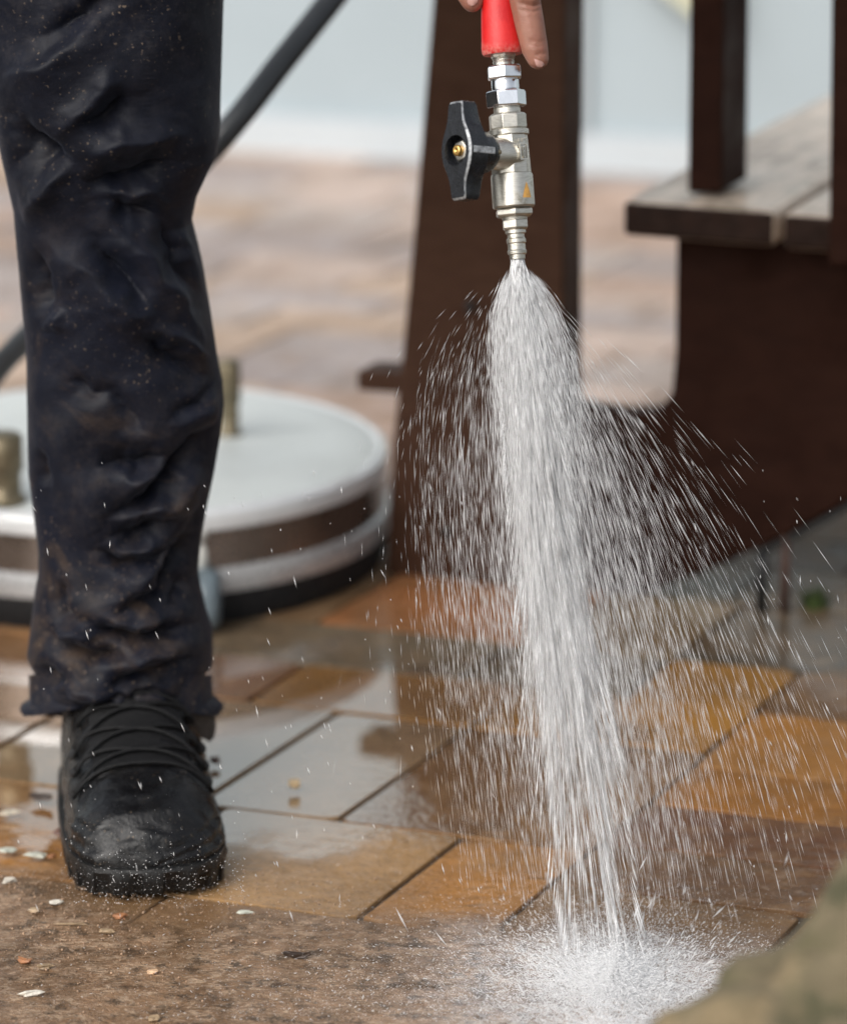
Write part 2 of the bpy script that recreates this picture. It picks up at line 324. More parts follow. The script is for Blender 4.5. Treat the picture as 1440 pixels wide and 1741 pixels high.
def paver(u0, u1, v0, v1):
    j = .0019; jt = lambda: prng.uniform(-.0022, .0022)
    q = [(u0+j+jt(), v0+j+jt()), (u1-j+jt(), v0+j+jt()), (u1-j+jt(), v1-j+jt()), (u0+j+jt(), v1-j+jt())]
    h = prng.uniform(-.0004, .0004); tl = [h+prng.uniform(-.0003, .0003) for _ in q]
    # eight-sided outline: worn corners
    out = []
    for i in range(4):
        a, b, c = np.array(q[i-1]), np.array(q[i]), np.array(q[(i+1) % 4])
        for t in (a, c):
            d = t-b; L = np.linalg.norm(d); out.append((b+d/L*prng.uniform(.002, .008), tl[i]))
    cen = np.mean([p for p, _ in out], 0)
    V = []
    for k, (ins, dz) in enumerate(((0, -.04), (0, -.003), (.0004, -.0006), (.0014, 0))):
        for p, z in out:
            d = cen-p; L = np.linalg.norm(d); p2 = p+d/L*ins
            V.append(W2(p2[0], p2[1], z+dz))
    n = 8; Fc = [(r*n+k, r*n+(k+1) % n, r*n+n+(k+1) % n, r*n+n+k) for r in range(3) for k in range(n)]+[tuple(range(3*n, 4*n))]
    w = W2(*cen)[:2]; wq, _ = proj(W2(*cen)); best = min(AW, key=lambda t: np.hypot(*(t[0]-w)))
    if np.hypot(*(best[0]-w)) < .11: c = best[1]
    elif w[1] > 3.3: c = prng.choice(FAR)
    else: c = prng.choice([a[1] for a in AW])
    if w[0] > .13 and 2.98 < w[1] < 3.7: c = prng.choice([(.055, .052, .036), (.07, .062, .045), (.05, .05, .042)])  # olive stones under the bench, darkened to hold its shade in the colour
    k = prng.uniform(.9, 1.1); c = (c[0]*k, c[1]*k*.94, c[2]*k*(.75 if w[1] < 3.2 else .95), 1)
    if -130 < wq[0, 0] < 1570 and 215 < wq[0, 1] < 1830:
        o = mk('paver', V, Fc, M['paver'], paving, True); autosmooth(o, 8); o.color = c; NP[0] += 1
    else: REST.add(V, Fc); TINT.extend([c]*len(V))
def row(v0, v1, ua, ub, fixed=(), lo=.12, hi=.24):
    us = [ua]; fx = sorted(f for f in fixed if ua < f < ub)+[ub]
    for f in fx:
        while f-us[-1] > hi*1.15:
            s = prng.uniform(lo, hi)
            if f-us[-1]-s < lo*.8: break
            us.append(us[-1]+s)
        us.append(f)
    for a, b in zip(us, us[1:]): paver(a, b, v0, v1)
def visible(v): return True
LV = [-.62, -.42, -.185, -.01, .225, .335, .448]
FX = {-.185: (-.093, -.28), -.01: (-.193,), .225: (-.193, -.38), .335: (-.25, -.109)}
for a, b in zip(LV, LV[1:]): row(a, b, -1.1, 0, FX.get(a, ()))
RV = [-.62, -.47, -.33, -.17, -.08, .01, .10, .193, .335, .448]
for a, b in zip(RV, RV[1:]): row(a, b, 0, .62, (), .16, .26)
v = .448
while v < 3.3:
    h = prng.choice((.10, .12, .15, .17)); row(v, v+h, -2.5 if v > .7 else -1.8, .95, (-.109,) if v < .5 else (), .12, .26); v += h
rest = REST.build('paving_blocks', M['paver_rest'], paving); autosmooth(rest, 8); tag(rest, kind='stuff')
ta = rest.data.color_attributes.new('tint', 'FLOAT_COLOR', 'POINT'); ta.data.foreach_set('color', np.array(TINT, np.float32).ravel())
print('pavers', NP[0])
# ------------------------------------------------------------------ white wall along the far side
wp = np.array([*gnd(420, 252)[:2], 0]); wa = np.array([math.cos(math.radians(-20)), math.sin(math.radians(-20)), 0]); wn = np.array([-wa[1], wa[0], 0])
wall = thing('wall', 'pale white-blue wall running along the back of the paving', 'wall', tuple(wp))
def wallbox(name, m, s0, s1, z0, z1, d0, d1): return MB().box(wp+wa*s0+wn*d0+[0, 0, z0], wa*(s1-s0), wn*(d1-d0), [0, 0, z1-z0]).build(name, m, wall, False)
wallbox('wall_face', M['wall'], -4, 4.5, -.03, 1.6, 0, .2)  # unseen upper part raised so the puddle mirrors bright wall
wallbox('coping', M['wall'], -4, 4.5, 1.602, 1.65, -.02, .22)
wallbox('skirting', M['plinth'], -4, 4.5, -.02, .055, -.018, -.001)
sx = 0.50
wallbox('cover_strip', M['strip'], sx, sx+.035, .057, 1.595, -.012, -.001)
wallbox('cover_strip', M['plinth'], sx-.10, sx-.085, .057, 1.595, -.008, -.001)
yl = MB().add([wp+wa*s+wn*-.05+[0, 0, z] for s, z in ((.61, .30), (.66, .265), (.715, .225), (.74, .22), (.74, .5), (.61, .5))]+[wp+wa*s+wn*-.025+[0, 0, z] for s, z in ((.61, .30), (.66, .265), (.715, .225), (.74, .22), (.74, .5), (.61, .5))], [(0, 1, 2, 3, 4, 5), (11, 10, 9, 8, 7, 6)]+[(i, i+6, (i+1) % 6+6, (i+1) % 6) for i in range(6)]).build('yellow_board', M['yellow'], smooth=False)
tag(yl, 'pale yellow board before the white wall, cut off by the frame top', 'board')
# ------------------------------------------------------------------ dark timber bench
BA = math.radians(-22); e1 = np.array([math.cos(BA), math.sin(BA), 0]); e2 = np.array([-e1[1], e1[0], 0]); EZ = np.array([0, 0, 1.])
B0 = np.array([.054, 3.10, 0])
def bp(x, y, off=0.0):
    d = ray(x, y); o = B0+e2*off; t = np.dot(o-C0, e2)/np.dot(d, e2); p = C0+d*t-o; return np.dot(p, e1), p[2]
def slab(px, off, th):
    P = [bp(*q, off) for q in px]; n = len(P)
    V = [B0+e2*off+e1*s+EZ*z for s, z in P]+[B0+e2*(off+th)+e1*s+EZ*z for s, z in P]
    return V, [tuple(range(n)), tuple(range(2*n-1, n-1, -1))]+[(k, k+n, (k+1) % n+n, (k+1) % n) for k in range(n)]
bench = thing('garden_bench', 'dark brown stained timber bench end with weathered plank seat behind the spray', 'bench', tuple(B0))
def bpart(name, V, Fc, m, bw=.003): return bevel(mk(name, V, Fc, m, bench, False), bw, 2)
bpart('post', *slab([(756, -300), (735, 0), (720, 180), (702, 400), (684, 590), (668, 740), (660, 870), (654, 1000), (960, 1012), (957, 700), (957, 300), (962, -300)], 0, .05), M['brown'])
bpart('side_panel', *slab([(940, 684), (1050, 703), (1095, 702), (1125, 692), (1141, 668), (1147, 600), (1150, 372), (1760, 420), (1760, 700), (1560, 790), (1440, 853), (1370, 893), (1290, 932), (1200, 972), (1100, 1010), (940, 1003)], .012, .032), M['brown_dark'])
bpart('cross_rail', *slab([(606, 630), (700, 636), (700, 670), (606, 664)], .01, .045), M['brown'])
# seat planks run away from the camera
zs = .362
s0 = bp(1062, 330, -.03)[0]; s1 = bp(1320, 346, -.03)[0]
def plank(sa, sb, z, ln=1.5):
    V = []; nseg = 7
    for k in range(nseg+1):
        t = -.035+ln*k/nseg
        for s, zz in ((sa, z-.030), (sb, z-.030), (sb, z), (sa, z)): V.append(B0+e1*s+e2*t+EZ*(zz+.0015*math.sin(9*t+sa*40)))
    Fc = [(0, 1, 2, 3), tuple(4*nseg+i for i in (3, 2, 1, 0))]
    for k in range(nseg): Fc += [(4*k+i, 4*k+4+i, 4*k+4+(i+1) % 4, 4*k+(i+1) % 4) for i in range(4)]
    o = mk('seat_plank', V, [f[::-1] for f in Fc], M['plank'], bench, False, [M['plank'], M['rim']], [1, 1]+[0]*(4*nseg)); return bevel(o, .005, 2)
w = s1-s0
plank(s0, s1, zs); plank(s1+.007, s1+.007+w, zs-.001); plank(s1+.014+w, s1+.014+2*w, zs+.001)
def upright(pxl, pxr, ytop, ybot, off, th, m):
    bpart('upright', *slab([(pxl+8, ytop), (pxr+6, ytop), (pxr, ybot), (pxl, ybot)], off, th), m)
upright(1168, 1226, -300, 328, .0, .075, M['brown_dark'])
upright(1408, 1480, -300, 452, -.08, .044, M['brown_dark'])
P = [(1440-(1440-x)*1, y) for x, y in ((1760, 702), (1560, 792), (1440, 855), (1370, 895), (1285, 938))]
bpart('runner', *slab(P+[(x, y+15) for x, y in P[::-1]], .015, .02), M['iron'], .001)
q = gnd(1294, 1040); MB().tube([q, q+[0, 0, .028], np.array(q)+[0, 0, .052]], .0048, 10).build('foot_rod', M['iron'], bench)
q = gnd(1333, 1040); MB().tube([q, q+[0, 0, .03], np.array(q)+[0, 0, .075]], .0042, 10).build('foot_rod', M['rust'], bench)
for s, z in (bp(800, 520, 0), bp(760, 905, 0)):
    MB().lathe(B0+e1*s+EZ*z-e2*.002, -e2, [(0, .005), (.002, .004), (.0025, .001)], 12).build('screw_head', M['iron'], bench)
# ------------------------------------------------------------------ rotary surface cleaner
cc = np.array([-.277, 3.197, 0]); R = .2425
cl = thing('surface_cleaner', 'round steel rotary surface cleaner with black brush skirt standing behind the leg', 'cleaning machine', tuple(cc))
def ring(name, prof, m, n=96, cap=False):
    b = MB(); b.lathe(cc, [0, 0, 1], prof, n, 0, 0, cap); o = b.build(name, m, cl); autosmooth(o, 40); return o
ring('top_plate', [(.101, R-.006), (.104, R-.02), (.1055, R-.05), (.108, .05), (.1085, .001)], M['steel'])
ring('upper_rim', [(.084, R), (.085, R+.0025), (.094, R+.004), (.1, R+.002), (.1035, R-.004), (.1015, R-.008)], M['polish'])
ring('side_band', [(.05, R-.001), (.0845, R-.001)], M['side'])
ring('lower_rim', [(.028, R), (.029, R+.003), (.040, R+.005), (.048, R+.003), (.051, R-.002)], simple('dull_rim', (.50, .50, .50), .3, .4, .06).m)
ring('brush_skirt', [(.0, R-.004), (.012, R+.001), (.029, R+.001)], M['skirt'], 180)
def lug(px, py, r, h):
    p = gnd(px, py, .105); MB().lathe(p, [0, 0, 1], [(0, r*1.1), (.004, r*1.1), (.0045, r*.85), (h*.45, r*.85), (h*.47, r), (h*.96, r), (h, r*.8)], 20).build('brass_lug', M['brass'], cl)
lug(391, 742, .0105, .072); lug(8, 852, .017, .060); lug(120, 700, .010, .07)
p0 = at(-210, 800, 3.16); tube_pts = catmull([gnd(-150, 790, .12), at(-60, 700, 3.13), at(0, 622, 3.08), at(60, 560, 3.04), at(200, 420, 2.98), at(378, 232, 2.95), at(480, 104, 2.96), at(575, -16, 2.98), at(700, -180, 3.0)], 8)
MB().tube(tube_pts, .0105, 16).build('handle_tube', M['lance_tube'], cl)
MB().lathe(gnd(-150, 790, .105), [0, 0, 1], [(0, .03), (.012, .03), (.014, .018), (.03, .016)], 24).build('swivel', M['brass'], cl)
cwp = gnd(358, 1083); wc = np.array([cwp[0]-.004, cwp[1]+.02, .0275])
wb = MB(); wb.lathe(wc-np.array([.012, 0, 0]), [1, 0, 0], [(0, .012), (.001, .022), (.005, .0265), (.012, .0275), (.019, .0265), (.023, .022), (.024, .012)], 28); wob = wb.build('caster_wheel', M['caster'], cl)
cb = MB(); cb.tube([wc+[-.004, .01, .02], wc+[-.006, .015, .045], wc+[-.008, .022, .075]], .006, 12)
cb.lathe(wc+[-.008, .012, .05], [0, 0, 1], [(0, .009), (.01, .010), (.012, .007), (.02, .009), (.024, .006)], 14); cb.build('caster_bracket', M['white_fit'], cl)
# ------------------------------------------------------------------ person: trousers, boot, hand
def seg_fold(X, Y, pts, A, wu, wd, endfade=.25):
    """signed crease along a polyline: steep on the upper side (wu px), gentle on the lower side (wd px)"""
    best = np.full(X.shape, 1e9); sgn = np.zeros(X.shape); par = np.zeros(X.shape)
    L = [0]
    for a, b in zip(pts, pts[1:]): L.append(L[-1]+math.hypot(b[0]-a[0], b[1]-a[1]))
    for i, (a, b) in enumerate(zip(pts, pts[1:])):
        dx, dy = b[0]-a[0], b[1]-a[1]; l2 = dx*dx+dy*dy
        t = np.clip(((X-a[0])*dx+(Y-a[1])*dy)/l2, 0, 1)
        ex, ey = X-(a[0]+t*dx), Y-(a[1]+t*dy); d = np.hypot(ex, ey)
        s = np.sign(dx*ey-dy*ex); k = d < best
        best = np.where(k, d, best); sgn = np.where(k, s, sgn); par = np.where(k, (L[i]+t*math.sqrt(l2))/L[-1], par)
    w = np.where(sgn > 0, wd, wu)
    env = np.clip(np.minimum(par, 1-par)/endfade, 0, 1); env = env*env*(3-2*env)*.9+.1
    return A*np.exp(-(best/w)**(1.05 if A < 0 else 1.5))*env
FOLDS = [  # (polyline in the photo's pixels, depth mm, reach above, reach below); dark lines are valleys, minus = valley, plus = ridge
    ([(20, 200), (75, 245), (122, 280)], -9, 16, 50), ([(122, 282), (85, 322), (40, 372)], 6, 14, 34), ([(-10, 155), (70, 113), (130, 70), (215, 8)], 6, 14, 42),
    ([(60, 60), (150, 30), (190, -40)], -5, 25, 22), ([(133, 212), (175, 192), (225, 158)], -6, 16, 30), ([(90, 235), (118, 215), (165, 160), (205, 95)], 5, 14, 20),
    ([(125, 300), (200, 305), (320, 262)], -9, 34, 26), ([(130, 262), (220, 245), (330, 225)], 7, 30, 26), ([(180, 345), (230, 350), (275, 368)], -5, 14, 22), ([(150, 330), (240, 335), (310, 345)], 4, 12, 12),
    ([(185, 372), (260, 450), (320, 530), (360, 590)], 5, 16, 20), ([(65, 392), (150, 460), (225, 530), (290, 575)], 6, 18, 26), ([(140, 395), (215, 470), (270, 530)], -5, 18, 18), ([(270, 370), (310, 450), (335, 520)], -4, 12, 12), ([(300, 370), (335, 450), (352, 520)], 3.5, 10, 12),
    ([(60, 420), (72, 480), (80, 540)], -4, 16, 18), ([(100, 525), (95, 570)], 3, 10, 12), ([(242, 575), (300, 605), (362, 645)], -7, 22, 14), ([(235, 560), (300, 580), (368, 620)], 4, 9, 12),
    ([(100, 640), (150, 668), (200, 672)], -3, 22, 20), ([(180, 650), (215, 700), (255, 740)], -3, 16, 16), ([(300, 740), (350, 690), (385, 650)], 5, 18, 26), ([(290, 715), (340, 680), (372, 640)], -4, 14, 12),
    ([(160, 792), (230, 790), (300, 780)], -8, 30, 18), ([(185, 812), (240, 812), (300, 795)], 6, 14, 22), ([(185, 885), (250, 850), (310, 790), (378, 705)], -10, 18, 26), ([(250, 905), (320, 840), (365, 770)], 5, 16, 18),
    ([(180, 918), (240, 905), (312, 888)], -7, 16, 16), ([(180, 890), (240, 885), (300, 862)], 4, 12, 10), ([(158, 940), (205, 956), (257, 957), (300, 928)], -7, 18, 12), ([(170, 928), (230, 935), (290, 912)], 4, 9, 9), ([(175, 975), (230, 978), (285, 965)], 3, 12, 14),
    ([(190, 1050), (250, 1015), (290, 975), (333, 905), (356, 850)], -9, 22, 16), ([(170, 1030), (235, 1000), (280, 950), (322, 890)], 6, 18, 18), ([(283, 1035), (310, 1005), (330, 965)], -5, 12, 12),
    ([(140, 1052), (190, 1080), (250, 1090), (335, 1066)], -8, 22, 14), ([(150, 1040), (220, 1062), (300, 1055)], 5, 12, 12), ([(76, 1070), (115, 1100), (160, 1118), (240, 1132)], -7, 18, 14), ([(85, 1060), (130, 1085), (165, 1105)], 5, 10, 10),
    ([(48, 1120), (70, 1148), (100, 1170)], -6, 14, 14), ([(170, 1185), (230, 1155), (290, 1132), (358, 1112)], -7, 16, 18), ([(180, 1150), (240, 1125), (345, 1085)], 6, 14, 14), ([(90, 1180), (150, 1172), (200, 1190)], 3, 12, 12),
    ([(75, 760), (82, 830)], -4, 10, 16), ([(90, 980), (108, 1040), (140, 1070)], -4, 12, 12), ([(60, 1180), (140, 1196), (260, 1186), (350, 1182)], -4, 10, 8)]
LY = [-900, -500, 0, 100, 200, 270, 355, 480, 600, 800, 870, 930, 970, 1000, 1080, 1110, 1140, 1163, 1180, 1200, 1240, 1300]
LX = [-260, -150, -38, -24, -8, 5, 24, 35, 46, 49, 58, 66, 66, 60, 51, 47, 55, 82, 72, 46, 42, 42]
RY = [-900, -500, 0, 150, 220, 265, 300, 335, 375, 410, 450, 520, 600, 650, 690, 740, 800, 860, 930, 970, 1000, 1040, 1075, 1130, 1148, 1162, 1176, 1190, 1300]
RX = [430, 410, 380, 375, 374, 368, 350, 334, 326, 335, 344, 356, 368, 378, 380, 375, 365, 352, 341, 337, 341, 350, 361, 362, 350, 334, 352, 368, 368]
root = gnd(255, 1530); root = np.array([-.21, 2.47, 0])
person = thing('person', 'worker in muddy dark waterproof trousers and wet black boots holding the red grip', 'person', tuple(root))
def perlin(x, y, seed):
    g_ = np.random.default_rng(seed).uniform(0, 6.283, (256, 256)); xi = np.floor(x).astype(int); yi = np.floor(y).astype(int); fx = x-xi; fy = y-yi
    def gr(a, b): t_ = g_[(xi+a) % 256, (yi+b) % 256]; return np.cos(t_)*(fx-a)+np.sin(t_)*(fy-b)
    u_ = fx**3*(fx*(6*fx-15)+10); w_ = fy**3*(fy*(6*fy-15)+10)
    return (gr(0, 0)*(1-u_)+gr(1, 0)*u_)*(1-w_)+(gr(0, 1)*(1-u_)+gr(1, 1)*u_)*w_
def leg_surface(nr=430, nc=300):
    th = np.linspace(0, 2*math.pi, nc, endpoint=False)
    # more columns on the camera side (theta = -90 deg)
    th = th+.55*np.sin(th+math.pi/2)*1.0
    T = np.concatenate([np.linspace(0, .62, nr-40), np.linspace(.62, 1, 41)[1:]])
    ct, st = np.cos(th), np.sin(th)          # x right, y depth (st=-1 -> towards camera)
    zh = .094-.026*(1-np.clip(-st, 0, 1)**1.0)-.03*np.clip(st, 0, 1)
    Z = zh[None, :]+(1.02-zh[None, :])*T[:, None]
    Dc = itp(Z, [0, .1, .3, .5, .62, .8, 1.02], [2.54, 2.53, 2.525, 2.515, 2.53, 2.57, 2.62])
    C3 = np.stack([np.zeros_like(Z), Dc, Z], 2).reshape(-1, 3); px, zc = proj(C3); py = px[:, 1].reshape(Z.shape); zc = zc.reshape(Z.shape)
    xl = (itp(py, LY, LX)-720)/F*zc; xr = (itp(py, RY, RX)-720)/F*zc
    cx = (xl+xr)/2; hw = (xr-xl)/2; hd = np.clip(hw*.95, .05, .11)+.010*np.clip((.16-Z)/.1, 0, 1)
    ex = 1/1.12
    sx = np.sign(ct)*np.abs(ct)**ex; sy = np.sign(st)*np.abs(st)**ex
    V = np.stack([cx+hw*sx[None, :], Dc+hd*sy[None, :], Z], 2)
    q, _ = proj(V.reshape(-1, 3)); X = q[:, 0].reshape(Z.shape); Y = q[:, 1].reshape(Z.shape)
    # organic wandering of the crease lines
    X2 = X+16*perlin(X/60, Y/60, 31)+7*perlin(X/24, Y/24, 32); Y2 = Y+16*perlin(X/60, Y/60, 33)+7*perlin(X/24, Y/24, 34)
    h = np.zeros_like(Z)
    for pts, A, wu, wd in FOLDS: h += seg_fold(X2, Y2, pts, A*(1.0 if A < 0 else .75)*(.0029 if pts[0][1] < 700 else .0029), wu*(.62 if A < 0 else 1.25), wd*(1.1 if A < 0 else 1.5), .4)
    for k in range(16):                       # soft secondary drapes
        a = RNG.uniform(-1.2, 1.2); fr = RNG.uniform(.018, .06); ph = RNG.uniform(0, 6.28)
        h += .0011*RNG.uniform(.3, 1)/(1+k*.10)*np.sin((X*math.sin(a)+Y*math.cos(a))*fr+ph+1.5*np.sin(X*.013+Y*.009+k))
    for k, (fr_, am, an) in enumerate(((90, .0042, .75), (55, .0026, -.7), (34, .0013, .9), (20, .0006, -.4))):   # creased folds, sharp along their lines
        ax_ = X*math.cos(an)+Y*math.sin(an); ay_ = -X*math.sin(an)+Y*math.cos(an)
        wx = 1.1*perlin(X/70, Y/70, 40+k); wy = 1.1*perlin(X/70+9, Y/70, 50+k)
        rg_ = 1-np.abs(perlin(ax_/fr_/2.6+wx*.6, ay_/fr_+wy*.6, 60+k))*2.2
        gate = np.clip(.5+1.6*perlin(X/110+3, Y/130, 70+k), 0, 1)
        h += .26*am*(rg_-.6)*gate
    h += .0007*np.sin(Y*.72)*np.exp(-((X-253+.02*Y)/9)**2)*(Y < 235)
    front = np.clip(.25-st, 0, 1)[None, :]*.85+.15
    h *= np.clip(front, 0, 1)
    edge = np.clip((np.minimum(X-(720+xl/zc*F), (720+xr/zc*F)-X))/22, .12, 1); h = h*edge
    # hem: thick rolled edge
    dh = (Z-zh[None, :])
    h += .0055*np.exp(-((dh-.007)/.007)**2)-.0050*np.exp(-((dh-.023)/.010)**2)
    V[:, :, 0] += h*ct[None, :]; V[:, :, 1] += h*st[None, :]
    inner = V[0].copy(); inner[:, 0] = cx[0]+(inner[:, 0]-cx[0])*.93; inner[:, 1] = Dc[0]+(inner[:, 1]-Dc[0])*.93; inner[:, 2] += .001
    inner2 = inner.copy(); inner2[:, 2] += .03
    V = np.concatenate([inner2[None], inner[None], V], 0); n = V.shape[0]
    idx = np.arange(n*nc).reshape(n, nc); Fq = np.stack([idx[:-1], np.roll(idx[:-1], -1, 1), np.roll(idx[1:], -1, 1), idx[1:]], 2).reshape(-1, 4)
    return V.reshape(-1, 3), Fq
LVv, LF = leg_surface()
# second leg stands outside the frame, hips close the garment
sub = LVv.reshape(-1, 300, 3)[::6, ::5].copy(); n2, m2 = sub.shape[:2]; sub[:, :, 0] = -.42-(sub[:, :, 0]+.42); sub[:, :, 0] -= .22; sub[:, :, 1] += .06; sub = sub[:, ::-1]
ix = np.arange(n2*m2).reshape(n2, m2)+len(LVv); F2 = np.stack([ix[:-1], np.roll(ix[:-1], -1, 1), np.roll(ix[1:], -1, 1), ix[1:]], 2).reshape(-1, 4)
tv = np.concatenate([LVv, sub.reshape(-1, 3)]); tf = LF.tolist()+F2.tolist()
hip = MB().lathe([-.44, 2.66, .86], [0, 0, 1], [(0, .02), (.02, .16), (.10, .21), (.2, .20), (.3, .17)], 24)
tf += [tuple(i+len(tv) for i in f) for f in hip.f]; tv = np.concatenate([tv, np.array(hip.v)])
trousers = mk('trousers', tv, tf, M['fabric'], person)
# jacket sleeve outside the frame, coming down to the lance
jk = MB()
arm = catmull([(-.24, 2.58, 1.47), (-.10, 2.52, 1.22), (.0, 2.47, .98), (.028, 2.42, .82)], 6); jk.tube(arm, list(np.linspace(.075, .046, len(arm))), 18)
jk.build('jacket_sleeve', M['jacket'], person)
# ---- boots
bax = np.array([.152, -.9884, 0]); bpx = np.array([.9884, .152, 0]); heel = np.array([-.2295, 2.622, 0])
BL = .290
SW = ([0, .012, .03, .08, .13, .18, .215, .245, .268, .281, .287, .29], [.0, .026, .040, .050, .052, .054, .0545, .053, .047, .037, .024, .006])
SH = ([0, .012, .06, .10, .125, .140, .155, .175, .200, .225, .25, .268, .282, .29], [.11, .15, .15, .140, .122, .108, .097, .086, .076, .069, .063, .055, .042, .026])
def boot_pt(s, a, grow=0.0):
    w = float(itp(s, *SW)); h = float(itp(s, *SH)); c, n_ = math.cos(a), math.sin(a)
    ew, eh = .72, .80
    x = (w+grow)*(1 if c >= 0 else -1)*abs(c)**ew*(1-.06*max(0, n_)**3); z = .012+(h-.012+grow)*max(0, n_)**eh
    return heel+bax*s+bpx*x+EZ*z
def boot_upper():
    ns, na = 150, 90; V = []
    sv = .29*(1-(1-np.linspace(0, 1, ns))**1.25)
    for s in sv:
        for a in np.linspace(0, math.pi, na):
            p = boot_pt(s, a, 0); t = BL-s; nx, nz = math.cos(a), math.sin(a); d = 0
            cap = .058+.012*math.cos(2*(a-math.pi/2))                      # toe-cap edge
            d += .0022*(1/(1+math.exp((t-cap)*2200)))
            d += -.0030*math.exp(-((t-.083+.010*nx*nx)/.0045)**2)*nz + .0022*math.exp(-((t-.073)/.005)**2)*nz - .0018*math.exp(-((t-.096+.006*nx)/.004)**2)*nz
            if t < .05: d += .0010*math.sin(p[2]*620+3*math.sin(nx*5))*(p[2] < .045)
            d += .0020*noise.noise(Vector(p)*38)+.0012*noise.noise(Vector(p)*95)
            V.append(p+d*(bpx*nx+EZ*nz-bax*0))
    Fc = [(i*na+k, i*na+k+1, i*na+na+k+1, i*na+na+k) for i in range(ns-1) for k in range(na-1)]
    Fc.append(tuple((ns-1)*na+k for k in range(na))); return V, Fc
bv, bf = boot_upper()
boot = mk('boot', bv, bf, M['boot'], person); ROOT[boot.name] = root
def boot_sole():
    n = 160; V = []; Fc = []; out = []
    ss = .29*(1-np.cos(np.linspace(0, math.pi, n//2)))/2
    prof = [(s, itp(s, *SW)) for s in ss]; loop = [(s, w) for s, w in prof]+[(s, -w) for s, w in prof[::-1]]
    rows = [(0, .0015, 0), (.010, .0035, 1), (.019, .0042, 0), (.024, .0032, 0), (.0245, -.004, 0)]
    m_ = len(loop)
    for z, g_, lug_ in rows:
        for k, (s, w) in enumerate(loop):
            c = np.array([.15, 0]); d = np.array([s, w])-c; d = d/np.linalg.norm(d)
            gg = g_-(.004 if (k//3) % 2 and z < .012 else 0)
            V.append(heel+bax*(s+d[0]*gg)+bpx*(w+d[1]*gg)+EZ*(z+.006*max(0, (s-.262)/.03)*(z < .02)*(1 if z < .005 else .5)))
    for j in range(len(rows)-1): Fc += [(j*m_+k, j*m_+(k+1) % m_, (j+1)*m_+(k+1) % m_, (j+1)*m_+k) for k in range(m_)]
    Fc.append(tuple(range(m_))[::-1]); return V, Fc
sv, sf = boot_sole(); autosmooth(mk('sole', sv, sf, M['sole'], boot), 40)
def on_boot(s, a, lift): return boot_pt(s, a, lift)
for s_a, a_a, s_b, a_b in ((.214, .66, .188, 2.44), (.214, 2.48, .188, .70), (.194, .68, .166, 2.42), (.194, 2.46, .166, .74), (.173, .72, .148, 2.36), (.173, 2.44, .148, .80), (.150, .78, .150, 2.36), (.217, .60, .217, 2.54)):
    pts = [on_boot(s_a+(s_b-s_a)*t, a_a+(a_b-a_a)*t, .0024+.0018*math.sin(math.pi*t)) for t in np.linspace(0, 1, 14)]
    MB().tube(pts, .0015, 8).build('lace', M['lace'], boot)
for s in (.166, .186, .206):
    for a in (.66, 2.48):
        p = on_boot(s, a, .001); MB().lathe(p, [math.cos(a), -.45, math.sin(a)], [(0, .0045), (.0018, .004), (.002, .0018)], 12).build('eyelet', M['iron'], boot)
tp = []
for s in np.linspace(.11, .222, 18):
    for a in np.linspace(1.02, 2.12, 12): tp.append(on_boot(s, a, .0014+.0012*math.sin((s-.1)*260)*.35))
MBt = MB().add(tp, [(i*12+k, i*12+k+1, i*12+13+k, i*12+12+k) for i in range(17) for k in range(11)]); MBt.build('tongue', M['lace'], boot)
# ankle collar of the boot, brown with dried mud
cv = []; nA = 60
for j, (dz, g_) in enumerate(((0, .001), (.004, .005), (.012, .0062), (.024, .006), (.04, .004))):
    for k in range(nA):
        a = 2*math.pi*k/nA; ca, sa = math.cos(a), math.sin(a)
        z0 = .046+.026*max(0, -sa)-.012*max(0, -ca)
        cv.append(np.array([-.209, 2.535, 0])+np.array([1, 0, 0])*(.0505+g_)*ca+np.array([0, 1, 0])*(.050+g_)*sa+EZ*(z0+dz))
mk('collar', cv, [(j*nA+k, j*nA+(k+1) % nA, j*nA+nA+(k+1) % nA, j*nA+nA+k) for j in range(4) for k in range(nA)], simple('muddy_collar', (.032, .026, .022), .6, 0, .3, 60, .5, 200, .002).m, boot)
b2 = boot.copy(); COL.objects.link(b2); b2.location = (-.43, .06, 0)
for ch in list(boot.children):
    c = ch.copy(); COL.objects.link(c); c.parent = b2
# ---- hand
ZG = 2.34; PX = ZG/F                                                       # one photo pixel at the lance, in metres
def G(x, y, toward=0.0): return at(x, y, ZG)-FW*toward*PX                  # toward: pixels nearer to the camera
def blob(chains, vox, name, m, parent, it=6):
    bm = bmesh.new()
    for ch in chains:
        for (p, r), (q, s) in zip(ch, ch[1:]):
            p, q = np.array(p), np.array(q); n = max(2, int(np.linalg.norm(q-p)/(min(r, s)*.25)))
            for i in range(n+1):
                t = i/n; bmesh.ops.create_icosphere(bm, subdivisions=2, radius=r+(s-r)*t, matrix=Matrix.Translation(Vector(p+(q-p)*t)))
    me = bpy.data.meshes.new('tmp'); bm.to_mesh(me); bm.free(); o = bpy.data.objects.new('tmp', me); COL.objects.link(o)
    r_ = o.modifiers.new('r', 'REMESH'); r_.mode = 'VOXEL'; r_.voxel_size = vox
    sm = o.modifiers.new('s', 'SMOOTH'); sm.factor = .5; sm.iterations = it
    ev = o.evaluated_get(bpy.context.evaluated_depsgraph_get()); e = bpy.data.meshes.new_from_object(ev)
    V = np.array([v.co[:] for v in e.vertices]); Fc = [tuple(p.vertices) for p in e.polygons]
    bpy.data.objects.remove(o); return V, Fc
r0 = PX
